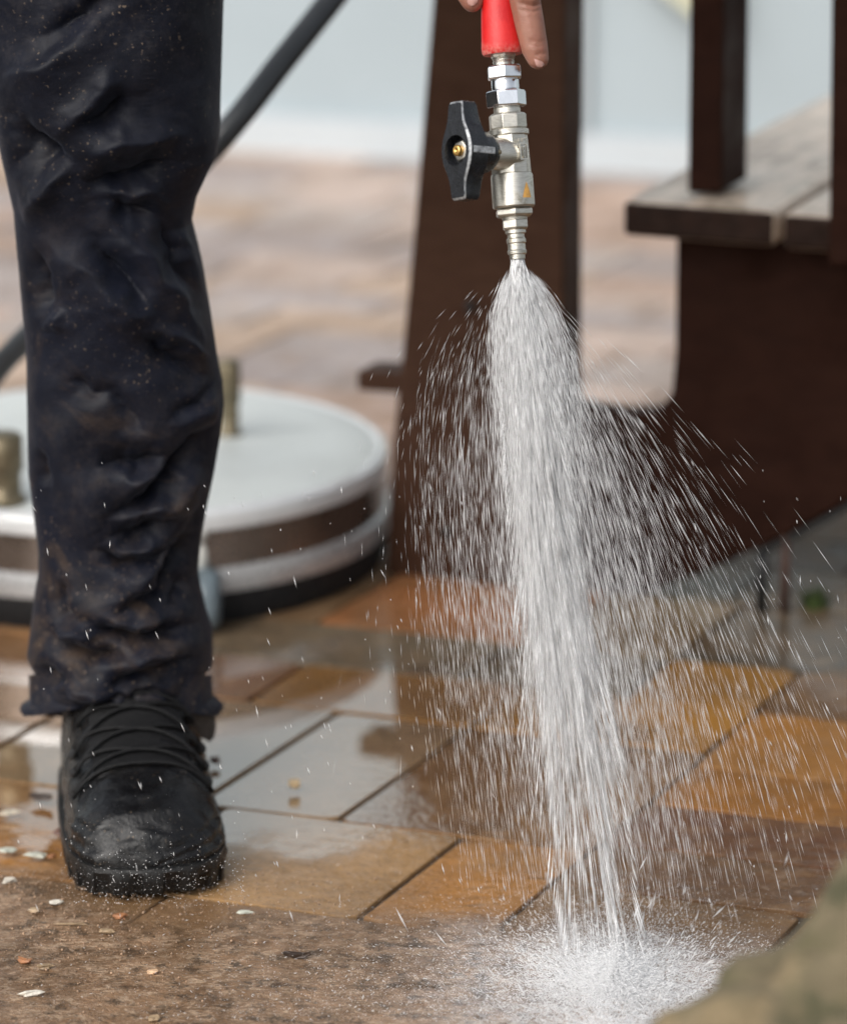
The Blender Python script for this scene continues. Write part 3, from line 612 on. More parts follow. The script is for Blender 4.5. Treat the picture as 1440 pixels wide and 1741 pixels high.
fingers = [
    [(G(862, -150, -50), 30*r0), (G(876, -80, 10), 29*r0), (G(889, -12, 26), 28*r0), (G(899, 40, 24), 26.5*r0), (G(908, 82, 22), 24*r0), (G(914, 101, 21), 19.5*r0)],            # index, pointing down the grip
    [(G(870, -170, -40), 30*r0), (G(905, -150, 22), 29*r0), (G(880, -115, 62), 27*r0), (G(835, -105, 68), 25*r0), (G(815, -100, 48), 22*r0)],                                   # curled fingers
    [(G(866, -235, -40), 30*r0), (G(898, -215, 22), 29*r0), (G(868, -180, 60), 27*r0), (G(825, -170, 66), 25*r0), (G(804, -165, 46), 22*r0)],
    [(G(860, -290, -40), 27*r0), (G(886, -275, 18), 26*r0), (G(855, -245, 52), 24*r0), (G(815, -235, 56), 22*r0), (G(797, -230, 40), 19*r0)],
    [(G(800, -230, -60), 34*r0), (G(782, -140, -30), 32*r0), (G(785, -70, -4), 29*r0), (G(796, -18, 6), 25*r0), (G(803, 2, 8), 20*r0)],                                          # thumb
    [(G(850, -150, -62), 40*r0), (G(840, -230, -66), 48*r0), (G(835, -310, -60), 46*r0)], [(G(815, -200, -62), 40*r0), (G(820, -300, -60), 44*r0)],                             # palm
    [(G(835, -310, -60), 46*r0), (G(830, -420, -120), 60*r0), (G(810, -620, -260), 72*r0)]]                                                                                      # wrist, forearm
hv, hf = blob(fingers, .0011, 'body', M['skin'], person)
q, _ = proj(hv); X, Y = q[:, 0], q[:, 1]; hh = np.zeros(len(hv))
for pts, A, wu, wd in [([(878, 2), (905, 10), (928, 3)], -.9, 3, 3), ([(882, -6), (905, 0), (928, -8)], .6, 4, 4), ([(880, 14), (905, 19), (928, 12)], -.6, 2.5, 3), ([(895, 66), (915, 71), (932, 66)], -.4, 2.5, 3), ([(895, 73), (915, 78), (932, 72)], -.3, 2.5, 3), ([(908, 94), (918, 90), (930, 91)], -.5, 2, 2)]:
    hh += seg_fold(X, Y, pts, A*.0019, wu, wd)
hv = hv-np.outer(hh, FW)
mk('body', hv, hf, M['skin'], person)
def nail(c, up_, side, nrm, hl, hw_, name='fingernail'):
    V = []; n1, n2_ = 10, 9
    for i in range(n1):
        for k in range(n2_):
            a = -1+2*i/(n1-1); b = -1+2*k/(n2_-1); wq = hw_*(1-.25*max(0, a)**3)*math.sqrt(max(0, 1-(abs(a)**6)*.85))
            V.append(c+up_*a*hl+side*b*wq+nrm*(-.0016*b*b-.0008*a*a))
    return mk(name, V, [(i*n2_+k, i*n2_+k+1, i*n2_+n2_+k+1, i*n2_+n2_+k) for i in range(n1-1) for k in range(n2_-1)], M['nail'], person)
dn = G(918, 118)-G(908, 80); dn /= np.linalg.norm(dn); nn = -FW*.86+RT*.5; sd_ = np.cross(dn, nn); sd_ /= np.linalg.norm(sd_); nn = np.cross(sd_, dn)
nail(G(918.5, 104, 37), dn, sd_, nn, 13*r0, 10.5*r0)
dn = G(806, 20)-G(796, -30); dn /= np.linalg.norm(dn); nn = -FW*.9-RT*.35; sd_ = np.cross(dn, nn); sd_ /= np.linalg.norm(sd_); nn = np.cross(sd_, dn)
nail(G(798, -4, 29), dn, sd_, nn, 17*r0, 12*r0)
# ------------------------------------------------------------------ pressure lance: grip, couplings, ball valve, nozzle
tip = G(880, 440); gax = G(880, 440)-G(855, 90); gax /= np.linalg.norm(gax)
lance = thing('pressure_lance', 'red-gripped spray lance with nickel ball valve and black lever, held pointing down', 'lance', tuple(tip))
def gx(y): return 855+(y-90)*(25/350)
def turn(name, prof, m, n=36, rot=0, smooth_deg=30, bw=0):
    """prof: (photo y, radius px) down the axis"""
    c = G(gx(prof[0][0]), prof[0][0]); k = PX/math.cos(math.atan(25/350))
    o = MB().lathe(c, gax, [((y-prof[0][0])*PX*1.0026, r*PX) for y, r in prof], n, 0, rot).build(name, m, lance); autosmooth(o, smooth_deg)
    if bw: bevel(o, bw*PX, 2, 25)
    return o
turn('grip', [(-300, 26), (-120, 28), (0, 31), (60, 34.5), (80, 36), (88, 35.5), (92, 33), (91, 21)], M['red'], 48)
HX = lambda n: 1/math.cos(math.pi/n)
turn('hex_fitting', [(84, 20*HX(6)), (98, 20*HX(6))], M['nickel'], 6, .25, bw=2.5)
turn('thread', [(97, 17), (100, 19), (102, 17.5), (105, 19), (107, 17.5), (112, 18)], M['nickel'])
def nut(name, y0, y1, r, m, n=6, rot=.3):
    turn(name, [(y0, r*.86), (y0+1.5, r*.93*HX(n)), (y0+4, r*HX(n)), (y1-4, r*HX(n)), (y1-1.5, r*.93*HX(n)), (y1, r*.86)], m, n, rot, 20, .8)
nut('coupling_nut', 110, 136, 27.5, M['chrome'], 6, .32)
turn('coupling_sleeve', [(134, 22.5), (136, 23.5), (151, 23.5), (153, 22)], M['chrome'])
nut('coupling_nut', 152, 183, 29.5, M['chrome'], 6, .78)
turn('neck', [(181, 22), (186, 23), (194, 22.5)], M['nickel'])
nut('valve_collar', 192, 222, 30.5, M['nickel'], 8, .1)
turn('collar_ring', [(219, 31), (221, 34.5), (229, 34.5), (231, 31)], M['nickel'], 40)
turn('valve_body', [(229, 30*HX(8)), (297, 32*HX(8))], M['nickel'], 8, .46, 20, 1.5)
turn('valve_barrel', [(293, 30), (296, 35), (300, 36), (350, 36), (353, 34), (354, 28)], M['nickel'], 44)
nut('gland_nut', 353, 369, 30, M['nickel'], 6, .3)
turn('neck', [(367, 22), (374, 21)], M['nickel'])
nut('nozzle_nut', 371, 391, 20.5, M['nickel'], 6, .3)
turn('nozzle', [(389, 16), (391, 17.5), (396, 17.5), (398, 14.5), (404, 14.5), (406, 16.5), (412, 16.5), (414, 15), (424, 15), (426, 16.5), (431, 16), (433, 13.5), (440, 13), (441, 8)], M['nickel'], 30)
# embossed mark on the valve body: a small frame with bars, and an orange triangle print on the barrel
sdv = np.cross(gax, FW); sdv /= np.linalg.norm(sdv)
if sdv[0] < 0: sdv = -sdv
mkb = MB()
ob = G(889, 250, 34.0); nb = -FW*.93+sdv*.37
tb = np.cross(gax, nb); tb /= np.linalg.norm(tb); tb = tb if tb[0] > 0 else -tb
def bar(a, b, a2, b2): mkb.box(ob+(tb*a+gax*b)*PX-nb*4*PX, tb*(a2-a)*PX, gax*(b2-b)*PX, nb*5.2*PX)
for r4 in ((-7, -4, -5, 24), (5, -4, 7, 24), (-5, -4, 5, -2), (-5, 22, 5, 24), (-2, 1, 2.5, 3), (-2, 8, 2.5, 10), (-2, 3, -.5, 18), (1.2, 3, 2.5, 18), (-8, -12, -6, -7), (-2, -13, 0, -7), (3, -13, 8, -11)): bar(*r4)
mkb.build('embossed_mark', M['nickel'], lance, False)
tri = []; tf_ = []
for i_, (hw_, yy) in enumerate(((.4, -9), (2.5, -4), (4.5, 1), (6.2, 6), (8, 11), (9.5, 17))):
    for k_ in range(5):
        a = math.radians(40)+hw_*(-1+k_/2)/36; tri.append(G(gx(322+yy), 322+yy)+(sdv*math.sin(a)-FW*math.cos(a))*36.35*PX)
    if i_: tf_ += [((i_-1)*5+k_, (i_-1)*5+k_+1, i_*5+k_+1, i_*5+k_) for k_ in range(4)]
mk('orange_triangle', tri, tf_, M['orange_mark'], lance, True)
# stem and lever
hn = -RT*.74-FW*.67+np.array([0, 0, 0]); hn /= np.linalg.norm(hn); hb = gax.copy(); hb = hb-hn*np.dot(hb, hn); hb /= np.linalg.norm(hb)
hwv = np.cross(hb, hn); hwv /= np.linalg.norm(hwv); hwv = hwv if np.dot(hwv, RT) > 0 else -hwv
HC = G(773, 264, 92)
st_ = MB().lathe(HC-hn*78*PX, -hn, [(0, 22*PX), (6*PX, 27*PX), (55*PX, 30*PX)], 32); autosmooth(st_.build('valve_stem', M['nickel'], lance), 40)
MB().lathe(HC-hn*72*PX+hb*2*PX+hwv*27*PX, hwv, [(0, 4*PX), (6*PX, 4*PX), (6.5*PX, 1*PX)], 12).build('stop_pin', M['brass'], lance)
bs = [-83, -80, -72, -62, -54, -46, -38, -30, -20, -10, 0, 10, 20, 30, 38, 46, 54, 62, 72, 80, 83]
hwf = lambda b: float(itp(abs(b), [0, 12, 24, 34, 44, 54, 66, 80, 83], [37, 36, 33, 28, 23, 19.5, 17.5, 16.5, 14]))
outl = [(hwf(b), b) for b in bs]+[(-hwf(b), b) for b in bs[::-1]]
n = len(outl); V = []; Fc = []; fm = []
def hp(w, b, d): return HC+(hwv*w+hb*b-hn*d)*PX
lay = [('in', 26, 22), ('in', 26, 0), ('out', -3.5, 0), ('out', 0, 3.5), ('out', 0, 42), ('out', -3, 45)]
for kind, a, d in lay:
    for w_, b in outl:
        L = math.hypot(w_, b); bow = 3.0*(b/83)**2
        if kind == 'in': V.append(hp(w_/L*a, b/L*a, d))
        else: V.append(hp(w_*(1+a/max(L, 1)), b*(1+a/max(L, 1)), d+bow if d < 20 else d-8*(abs(b)/83)**2))
for j in range(len(lay)-1):
    for k in range(n):
        Fc.append((j*n+k, j*n+(k+1) % n, j*n+n+(k+1) % n, j*n+n+k)); fm.append(1 if j == 2 else 0)
Fc.append(tuple(range(n))); fm.append(0); Fc.append(tuple(range((len(lay)-1)*n, len(lay)*n))[::-1]); fm.append(0)
lever = mk('lever', V, Fc, None, lance, True, [M['black'], M['worn']], fm); autosmooth(lever, 38); ROOT[lever.name] = tip
bo = MB().lathe(HC-hn*40*PX, -hn, [(0, 36*PX), (22*PX, 36*PX), (30*PX, 33*PX), (36*PX, 30*PX), (40*PX, 24*PX)], 32); autosmooth(bo.build('boss', M['black'], lever), 40)
# worn scuffs along the side rib of the boss
MB().lathe(HC-hn*22*PX, hn, [(0, 19*PX), (10*PX, 19*PX), (12*PX, 16*PX)], 6, 0, .4).build('lever_nut', M['nickel'], lever)
bevel(lever.children[-1], .8*PX)
MB().lathe(HC-hn*12*PX, hn, [(0, 10*PX), (9*PX, 9.5*PX), (11*PX, 7*PX), (10*PX, 2.5*PX), (8*PX, 1*PX)], 20).build('lever_screw', M['goldscrew'], lever)
rb = MB()
for k, (b, w0) in enumerate(((6, 36),)): rb.box(hp(w0-3, -5, 8), hb*12*PX, -hn*50*PX, hwv*4.2*PX)
bevel(rb.build('rib', M['worn'], lever, False), 1.2*PX)
# ------------------------------------------------------------------ boulder in the near right corner
bm = bmesh.new(); bmesh.ops.create_icosphere(bm, subdivisions=6, radius=1)
bc = np.array([.408, 1.66, -.03]); BV = []
for v_ in bm.verts:
    p = np.array(v_.co); d = 1+.16*noise.noise(Vector(p*1.6)+Vector((3.1, 0, 4)))+.11*noise.noise(Vector(p*3.6))+.03*noise.noise(Vector(p*11))+.012*noise.noise(Vector(p*27))
    BV.append(bc+p*d*np.array([.36, .20, .335]))
BFc = [tuple(v_.index for v_ in f.verts) for f in bm.faces]; bm.free()
BV = np.array(BV); q, _ = proj(BV)
rd_ = BV-bc; rd_ /= np.linalg.norm(rd_, axis=1, keepdims=True); BV += rd_*(seg_fold(q[:, 0], q[:, 1], [(1150, 1790), (1230, 1715), (1310, 1670), (1400, 1640), (1480, 1640)], -.036, 44, 50, .15)+seg_fold(q[:, 0], q[:, 1], [(1180, 1700), (1280, 1630), (1420, 1570)], .008, 40, 30))[:, None]
boulder = mk('boulder', BV, BFc, M['rock'], None, True, loc=tuple(bc*[1, 1, 0])); tag(boulder, 'mossy tan sandstone boulder, blurred, in the near right corner', 'rock'); ROOT[boulder.name] = bc*[1, 1, 0]
k = np.argmin((q[:, 0]-1398)**2+(q[:, 1]-1686)**2+1e4*(BV[:, 1] > 1.75)); lc = BV[k]
bm = bmesh.new(); bmesh.ops.create_icosphere(bm, subdivisions=3, radius=1)
lv = [lc+np.array(v_.co)*np.array([.007, .006, .002])*(1+.35*noise.noise(v_.co*2.5)) for v_ in bm.verts]; lf = [tuple(v_.index for v_ in f.verts) for f in bm.faces]; bm.free()
mk('lichen', lv, lf, M['lichen'], boulder)
# ------------------------------------------------------------------ muddy run-off over the nearest paving
nx_, ny_ = 150, 110; V = []; cov = []
for j in range(ny_):
    for i in range(nx_):
        x = -.62+1.05*i/(nx_-1); y = 1.75+.80*j/(ny_-1)
        nz = noise.noise(Vector((x*7, y*7, 0)))*.07+noise.noise(Vector((x*22, y*22, 3)))*.04
        edge = 2.345+.10*max(0, -x-.15)/.2*.9+(.0 if x < .05 else -.03)+nz
        c = min(1, max(0, (edge-y)/.11)); cov.append(c*c*(3-2*c))
        V.append((x, y, .0035+.0007*noise.noise(Vector((x*60, y*90, 1)))+.0006*noise.noise(Vector((x*150, y*190, 2)))))
Fc = [(j*nx_+i, j*nx_+i+1, j*nx_+nx_+i+1, j*nx_+nx_+i) for j in range(ny_-1) for i in range(nx_-1) if max(cov[j*nx_+i], cov[j*nx_+i+1], cov[j*nx_+nx_+i+1], cov[j*nx_+nx_+i]) > .01]
mw = mk('muddy_water', V, Fc, M['mud']); tag(mw, 'shallow brown run-off water over the nearest paving', kind='structure')
at_ = mw.data.attributes.new('cover', 'FLOAT', 'POINT'); at_.data.foreach_set('value', cov)
Iq = gnd(1045, 1690); fo_ = [math.exp(-(((v_[0]-Iq[0])/.085)**2+((v_[1]-Iq[1])/.13)**2)) for v_ in V]
at_ = mw.data.attributes.new('foam', 'FLOAT', 'POINT'); at_.data.foreach_set('value', fo_)
# ------------------------------------------------------------------ chips, leaves and pebbles washed over the paving
def chip(name, px, py, ln, wd, hgt, ang, col, label, cat, curl=.0, sides=7):
    p = gnd(px, py, .004); sc = 1/2440; bmv = []; n = sides
    L, Wd, Hh = ln*sc/2, wd*sc/2, hgt*sc
    ca, sa = math.cos(ang), math.sin(ang); rg = random.Random(int(px*7+py))
    for z, g_ in ((0, .9), (Hh*.5, 1), (Hh, .8)):
        for k in range(n):
            a = 2*math.pi*k/n; r_ = g_*rg.uniform(.55, 1.2); x = L*math.cos(a)*r_; y = Wd*1.8*math.sin(a)*r_
            bmv.append(p+np.array([x*ca-y*sa, x*sa+y*ca, z+curl*sc*abs(x/L)**2*ln]))
    fc = [tuple(range(n))[::-1], tuple(range(2*n, 3*n))]+[(j*n+k, j*n+(k+1) % n, j*n+n+(k+1) % n, j*n+n+k) for j in range(2) for k in range(n)]
    mname = 'chip_%02x%02x%02x' % tuple(int(c*255) for c in col)
    m = bpy.data.materials.get(mname) or simple(mname, col, .5, 0, .3, 200, .4, 500, .001).m
    o = mk(name, bmv, fc, m, None, False, loc=tuple(p)); return tag(o, label, cat, 'bits of debris on the wet paving')
OR, WH, TN, DK, GR = (.30, .13, .055), (.60, .56, .48), (.33, .235, .14), (.03, .017, .01), (.44, .45, .38)
chip('pebble', 502, 1339, 28, 12, 14, .1, (.55, .40, .22), 'round tan pebble alone on the wet slab right of the boot', 'pebble')
chip('wood_chip', 54, 1693, 44, 6, 7, .22, WH, 'long white splinter lying near the bottom left corner', 'splinter', 0, 6)
chip('wood_chip', 42, 1638, 30, 9, 6, -.3, OR, 'curled orange shaving above the long white splinter', 'shaving', .15)
chip('wood_chip', 76, 1647, 28, 7, 6, .2, TN, 'pale tan flake touching the curled orange shaving', 'flake')
chip('leaf', 12, 1448, 36, 14, 5, .2, GR, 'pale greenish flake at the left edge level with the toe cap', 'flake')
chip('leaf', 62, 1456, 44, 11, 5, -.1, GR, 'pale green and white flake just left of the boot toe', 'flake')
chip('leaf', 88, 1458, 22, 8, 5, .5, OR, 'orange flake between the greenish flake and the boot', 'flake')
chip('leaf', 70, 1360, 52, 14, 8, -.5, DK, 'dark brown wet leaf left of the boot laces', 'leaf', .12)
chip('leaf', 106, 1419, 40, 12, 8, -.2, (.09, .03, .015), 'reddish brown wet leaf against the boot side', 'leaf', .1)
chip('leaf', 366, 1297, 26, 12, 9, .2, (.07, .028, .014), 'dark reddish leaf scrap right of the boot ankle', 'leaf', .1)
chip('wood_chip', 14, 1384, 44, 9, 5, .3, (.55, .50, .40), 'cream bark strip at the left edge beside the dark leaf', 'bark')
chip('wood_chip', 16, 1500, 30, 12, 6, .9, (.55, .50, .42), 'cream chip at the left edge below the greenish flakes', 'chip')
chip('wood_chip', 60, 1550, 26, 9, 5, -.1, TN, 'tan chip in front of the left side of the boot toe', 'chip')
chip('wood_chip', 96, 1537, 30, 9, 5, .4, WH, 'white chip just in front of the boot toe on its left', 'chip')
chip('wood_chip', 182, 1586, 28, 7, 5, -.3, TN, 'thin tan sliver in front of the middle of the boot', 'sliver')
chip('wood_chip', 204, 1562, 26, 12, 7, .3, OR, 'bright orange chip under the middle of the boot toe', 'chip')
chip('wood_chip', 120, 1573, 58, 3, 3, .02, TN, 'straw-like stalk lying across in front of the boot', 'stalk')
chip('wood_chip', 262, 1655, 22, 9, 5, .2, (.50, .33, .2), 'small peach chip midway below the boot toe', 'chip')
chip('wood_chip', 262, 1735, 20, 12, 6, .1, TN, 'small tan chip at the bottom edge below the boot', 'chip')
chip('wood_chip', 415, 1553, 40, 6, 4, -.1, GR, 'pale flat flake on the paving right of the boot toe', 'flake')
chip('leaf', 505, 1628, 44, 9, 6, -.1, DK, 'dark leaf scrap on the wet paving at the lower middle', 'leaf', .1)
mc = gnd(1385, 1030); mv = []; mf = []
for k in range(160):
    a = RNG.uniform(0, 6.28); r_ = .012*math.sqrt(RNG.uniform()); b = mc+np.array([r_*math.cos(a), r_*math.sin(a)*1.3, .0]); h_ = RNG.uniform(.006, .019)
    tp_ = b+np.array([RNG.normal()*.005, RNG.normal()*.005, h_]); w_ = np.array([math.cos(a+1.5), math.sin(a+1.5), 0])*.0016; i = len(mv); mv += [b-w_, b+w_, tp_]; mf.append((i, i+1, i+2))
mo = mk('moss_tuft', mv, mf, M['moss']); tag(mo, 'small green moss tuft on the paving beneath the bench', 'moss')
# fine grit nobody could count
gv = []; gf = []
OCT = np.array([[1, 0, 0], [-1, 0, 0], [0, 1, 0], [0, -1, 0], [0, 0, 1], [0, 0, -1]], float); OF = [(0, 2, 4), (2, 1, 4), (1, 3, 4), (3, 0, 4), (2, 0, 5), (1, 2, 5), (3, 1, 5), (0, 3, 5)]
def swarm(pts, radii, dirs=None, stretch=None):
    n = len(pts); O = np.repeat(OCT[None], n, 0)*np.asarray(radii)[:, None, None]
    if dirs is not None:
        d = dirs/np.linalg.norm(dirs, axis=1, keepdims=True); e = np.cross(d, np.array([.3, .9, .1])); e /= np.linalg.norm(e, axis=1, keepdims=True); g_ = np.cross(d, e)
        O = O[:, :, 0:1]*e[:, None]+O[:, :, 1:2]*g_[:, None]+O[:, :, 2:3]*np.asarray(stretch)[:, None, None]*d[:, None]
    V = (O+pts[:, None]).reshape(-1, 3); Fc = (np.array(OF)[None]+6*np.arange(n)[:, None, None]).reshape(-1, 3); return V, Fc
def mesh_np(name, V, Fc, m):
    me = bpy.data.meshes.new(name); nv, nf = len(V), len(Fc)
    me.vertices.add(nv); me.vertices.foreach_set('co', np.asarray(V, np.float32).ravel())
    me.loops.add(nf*3); me.loops.foreach_set('vertex_index', np.asarray(Fc, np.int32).ravel())
    me.polygons.add(nf); me.polygons.foreach_set('loop_start', np.arange(0, nf*3, 3, dtype=np.int32)); me.polygons.foreach_set('loop_total', np.full(nf, 3, np.int32))
    me.polygons.foreach_set('use_smooth', np.ones(nf, bool)); me.materials.append(m); me.update(calc_edges=True)
    o = bpy.data.objects.new(name, me); COL.objects.link(o); return o
n = 3200; x = RNG.normal(90, 260, n); y = np.abs(RNG.normal(0, 85, n))+1480; pp = np.array([gnd(a, b, .004) for a, b in zip(x, y)]); keep = (x < 700)
V, Fc = swarm(pp[keep], RNG.gamma(2, .00022, n).clip(.0002, .0012)[keep]); tag(mesh_np('grit', V, Fc, simple('grit', (.30, .20, .13), .6, 0, .6, 300).m), 'fine pale grit scattered over the wet paving', 'grit', kind='stuff')
# ------------------------------------------------------------------ water: jet, spray, splash
N = G(879.5, 438); I = gnd(1040, 1655); AX = I-N
def cpath(t):                       # centre line of the jet, bends a little like the photographed one
    t = np.asarray(t, float); return N[None]+AX[None]*t[:, None]+np.array([[1., 0, 0]])*(-.0042*np.sin(math.pi*t))[:, None]
def tt(y): return (np.asarray(y)-440)/1215.0
YS = np.array([440, 460, 480, 520, 600, 700, 850, 1000, 1200, 1400, 1600, 1670]); HWc = np.array([10, 14, 18, 26, 42, 54, 62, 68, 80, 90, 80, 80])
pos, dr, ra, stv, mtx = [], [], [], [], []
def streaks(P, D, L, r, mi=0):
    mtx.append(np.full(len(P), mi))
    pos.append(P); dr.append(D); ra.append(r); stv.append(L/(2*r))
# jet core made of filaments
nb_ = 620; by = 440+1230*RNG.beta(.72, 1.95, nb_); bl_ = RNG.uniform(90, 330, nb_); ba = RNG.uniform(0, 6.283, nb_); br = np.sqrt(RNG.uniform(0, 1, nb_))*RNG.choice([.55, .85, 1.15], nb_); fw = RNG.gamma(.6, 1, nb_)*bl_; fw /= fw.sum()
bs_ = RNG.uniform(.012, .055, nb_)
n = 19000
fi = RNG.choice(nb_, n, p=fw); y = by[fi]+bl_[fi]*RNG.normal(0, .38, n); k = (y > 441) & (y < 1672); fi = fi[k]; y = y[k]; n = len(y)
a = ba[fi]+RNG.normal(0, 1, n)*bs_[fi]; rr_ = br[fi]+RNG.normal(0, 1, n)*bs_[fi]*.6; hwp = np.interp(y, YS, HWc)*PX; t = tt(y)
P = cpath(t); P[:, 0] += np.cos(a)*rr_*hwp; P[:, 1] += np.sin(a)*rr_*hwp*.8
D = AX[None]*1.0+np.stack([np.cos(a)*rr_*.055, np.sin(a)*rr_*.05, 0*a], 1)*2.0
L = RNG.uniform(30, 130, n)*PX*np.interp(y, [440, 560, 900], [.4, .7, 1.0]); r_ = RNG.gamma(2.0, .22, n).clip(.14, 1.3)*PX*np.interp(y, [440, 900, 1600], [1.2, 1., .8])
streaks(P, D, L, r_)
# dense throat
n = 11000; y = 441+RNG.beta(1, 1.5, n)*560; a = RNG.uniform(0, 6.283, n); rr_ = np.sqrt(RNG.uniform(0, 1, n))*np.interp(y, [440, 520, 900], [1., .8, .55]); hwp = np.interp(y, YS, HWc)*PX; P = cpath(tt(y)); P[:, 0] += np.cos(a)*rr_*hwp; P[:, 1] += np.sin(a)*rr_*hwp
streaks(P, np.repeat(AX[None], n, 0)+np.stack([np.cos(a)*rr_*.1, np.sin(a)*rr_*.1, 0*a], 1), RNG.uniform(25, 70, n)*PX*np.interp(y, [440, 520], [.5, 1]), RNG.uniform(.5, 1.7, n)*PX)
# soft sheets of finer mist inside the jet
n = 5200; y = 441+RNG.beta(1, 2.6, n)*950; a = RNG.uniform(0, 6.283, n); rr_ = np.sqrt(RNG.uniform(0, 1, n))*np.interp(y, [440, 520, 900, 1500], [.9, .85, .8, .7]); hwp = np.interp(y, YS, HWc)*PX; P = cpath(tt(y)); P[:, 0] += np.cos(a)*rr_*hwp; P[:, 1] += np.sin(a)*rr_*hwp
streaks(P, np.repeat(AX[None], n, 0)+np.stack([np.cos(a)*rr_*.1, np.sin(a)*rr_*.1, 0*a], 1), RNG.uniform(60, 190, n)*PX*np.interp(y, [440, 520, 700], [.3, .6, 1]), RNG.uniform(1.2, 4.2, n)*PX*np.interp(y, [440, 560], [.5, 1]), 1)
# outer skirt and wide spray: drag and gravity bend the paths
def wide(n, h, Lm, hc, az, ln, rad, sp=.0):
    x = Lm*(1-np.exp(-h/hc)); dx = Lm/hc*np.exp(-h/hc)
    P = cpath(h/1215.0); P[:, 0] += np.cos(az)*x*PX; P[:, 1] += np.sin(az)*x*PX*.75
    D = AX[None]/np.linalg.norm(AX)+np.stack([np.cos(az)*dx, np.sin(az)*dx*.75, 0*dx], 1); streaks(P, D, ln*PX, rad*PX, 2)
n = 5200; az = RNG.uniform(0, 6.283, n); h = 34+RNG.beta(1.1, 2.0, n)*420
wide(n, h, RNG.normal(66, 10, n)*np.where(np.cos(az) > 0, 1.15, .95), RNG.uniform(62, 100, n), az, RNG.uniform(18, 56, n), RNG.gamma(2.2, .16, n).clip(.15, .9))
nb_ = 5000; bz = RNG.uniform(0, 6.283, nb_); bl = RNG.beta(1.5, 1.3, nb_); bh = RNG.uniform(110, 300, nb_)
n = 17000; k = RNG.integers(0, nb_, n); az = bz[k]+RNG.normal(0, .035, n); cz = np.cos(az)
h = 110+RNG.beta(1.7, 1.75, n)*980; Lm = np.clip(bl[k]+RNG.normal(0, .02, n), 0, 1)*np.interp(cz, [-1, 0, 1], [262, 250, 270]); hc = bh[k]*np.interp(cz, [-1, 0, 1], [.85, 1.1, 1.9])
wide(n, h, Lm, hc, az, RNG.uniform(16, 60, n)*np.interp(h, [50, 300], [.6, 1]), RNG.gamma(1.8, .125, n).clip(.08, .9))
n = 5200; az = RNG.normal(0, .75, n); h = 90+RNG.beta(1.7, 1.8, n)*1000; Lm = RNG.beta(1.2, 2.4, n)*900; wide(n, h, Lm, RNG.uniform(500, 900, n), az, RNG.uniform(20, 75, n), RNG.gamma(2.2, .15, n).clip(.14, .7))
n = 260; az = RNG.normal(math.pi, .5, n); h = 40+RNG.uniform(0, 1, n)*800; wide(n, h, RNG.uniform(150, 360, n), RNG.uniform(120, 300, n), az, RNG.uniform(12, 30, n), RNG.uniform(.25, .5, n))
P = np.concatenate(pos); D = np.concatenate(dr); rA = np.concatenate(ra); sT = np.concatenate(stv); ok = P[:, 2] > .004
V, Fc = swarm(P[ok], rA[ok], D[ok], sT[ok])
ws_ = mesh_np('water_spray', V, Fc, M['spray'])
for m_ in ('mist', 'drift'): ws_.data.materials.append(M[m_])
ws_.data.polygons.foreach_set('material_index', np.repeat(np.concatenate(mtx)[ok], 8).astype(np.int32)); ws_.data.update()
tag(ws_, 'white fan of pressurised water shooting down from the lance nozzle', 'water', kind='stuff')
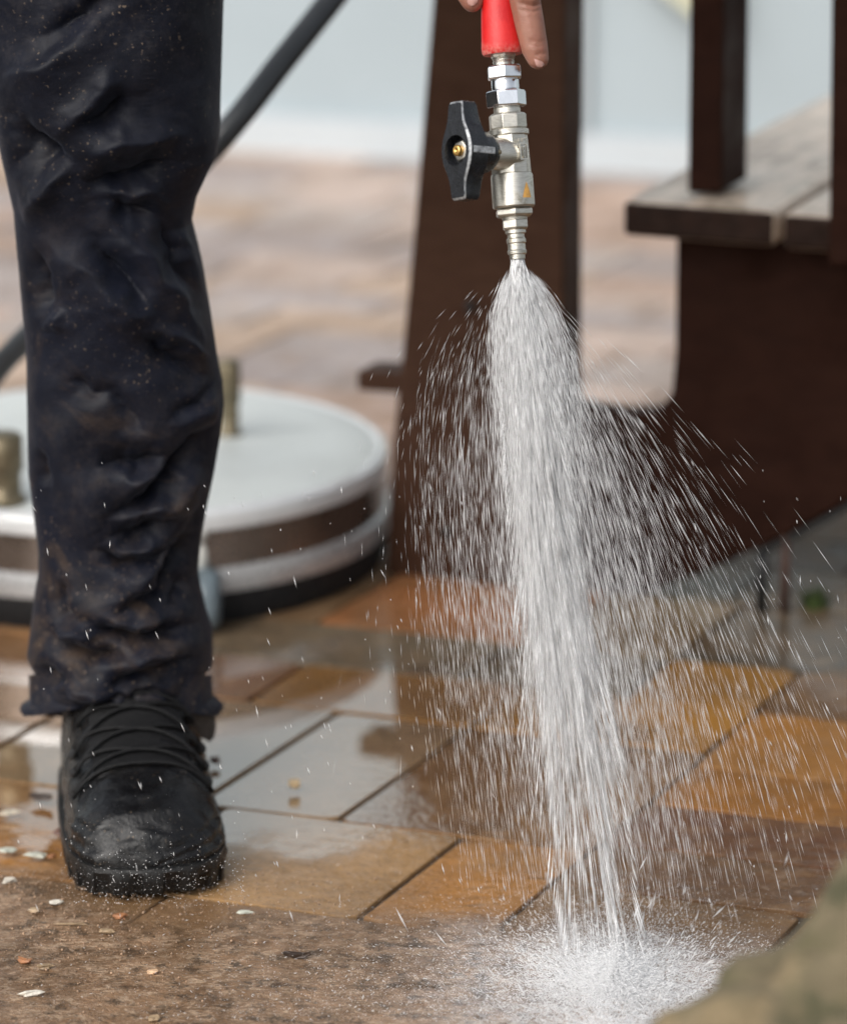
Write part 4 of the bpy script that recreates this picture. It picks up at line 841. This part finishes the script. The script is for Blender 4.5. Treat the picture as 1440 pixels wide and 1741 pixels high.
# splash where the jet strikes, and drops skipping over the paving
n = 75000; a = RNG.uniform(0, 6.283, n); rr_ = np.abs(RNG.normal(0, 1, n)); Ic = gnd(1045, 1690)
P = np.stack([Ic[0]+np.cos(a)*rr_*.058, Ic[1]+np.sin(a)*rr_*.095, .004+np.abs(RNG.normal(0, 1, n))*.011*np.exp(-rr_*.45)], 1)
D = np.stack([np.cos(a), np.sin(a), .35+RNG.normal(0, .5, n)], 1); V1, F1 = swarm(P, (RNG.gamma(2, .00011, n)*np.exp(-.35*rr_)).clip(.00006, .0006), D, RNG.uniform(1, 6, n))
n = 700; a = RNG.uniform(0, 6.283, n); rr_ = np.abs(RNG.normal(0, 1, n)); P = np.stack([Ic[0]+np.cos(a)*rr_*.06, Ic[1]+np.sin(a)*rr_*.09, .004+RNG.gamma(1.3, .010, n)], 1)
V5, F5 = swarm(P, RNG.gamma(2, .00016, n).clip(.00012, .0009), np.stack([np.cos(a)*.7, np.sin(a)*.7, RNG.uniform(.2, 1.6, n)], 1), RNG.uniform(2, 12, n))
n = 14000; x = RNG.normal(850, 300, n); y = 1741-np.abs(RNG.normal(0, 105, n)); x = np.where(x < 60, 60+RNG.uniform(0, 900, n), x); P = np.array([gnd(b, c, .005) for b, c in zip(x, y)]); P[:, 2] += np.abs(RNG.normal(0, .004, n))
V2, F2 = swarm(P, RNG.gamma(1.6, .00007, n).clip(.00005, .0004), np.stack([RNG.normal(0, 1, n), RNG.normal(0, .4, n), RNG.normal(0, .5, n)], 1), RNG.uniform(.8, 4.5, n))
n = 1100; x = RNG.uniform(100, 420, n); y = 1540-np.abs(RNG.normal(0, 60, n)); zc = RNG.uniform(2.36, 2.42, n); P = np.array([at(b, c, d) for b, c, d in zip(x, y, zc)]); P = P[P[:, 2] > .003]; n = len(P)
V3, F3 = swarm(P, RNG.gamma(2, .00009, n).clip(.00006, .0004), np.stack([RNG.normal(0, 1, n), RNG.normal(0, .4, n), RNG.normal(.3, .8, n)], 1), RNG.uniform(.8, 2.4, n))
n = 220; x = RNG.uniform(0, 1440, n); y = RNG.uniform(780, 1560, n); P = np.array([at(b, c, d) for b, c, d in zip(x, y, RNG.uniform(2.3, 2.46, n))]); P = P[P[:, 2] > .003]; n = len(P)
V4, F4 = swarm(P, RNG.uniform(.0002, .0006, n), np.stack([RNG.normal(.25, .15, n), RNG.normal(0, .2, n), -np.ones(n)], 1), RNG.uniform(1, 9, n))
Vs = []; Fs = []; k = 0
for V, Fc in ((V1, F1), (V2, F2), (V3, F3), (V4, F4), (V5, F5)): Vs.append(V); Fs.append(Fc+k); k += len(V)
tag(mesh_np('splash', np.concatenate(Vs), np.concatenate(Fs), M['foam']), 'white splash and flying droplets where the water hits the paving', 'water', kind='stuff')
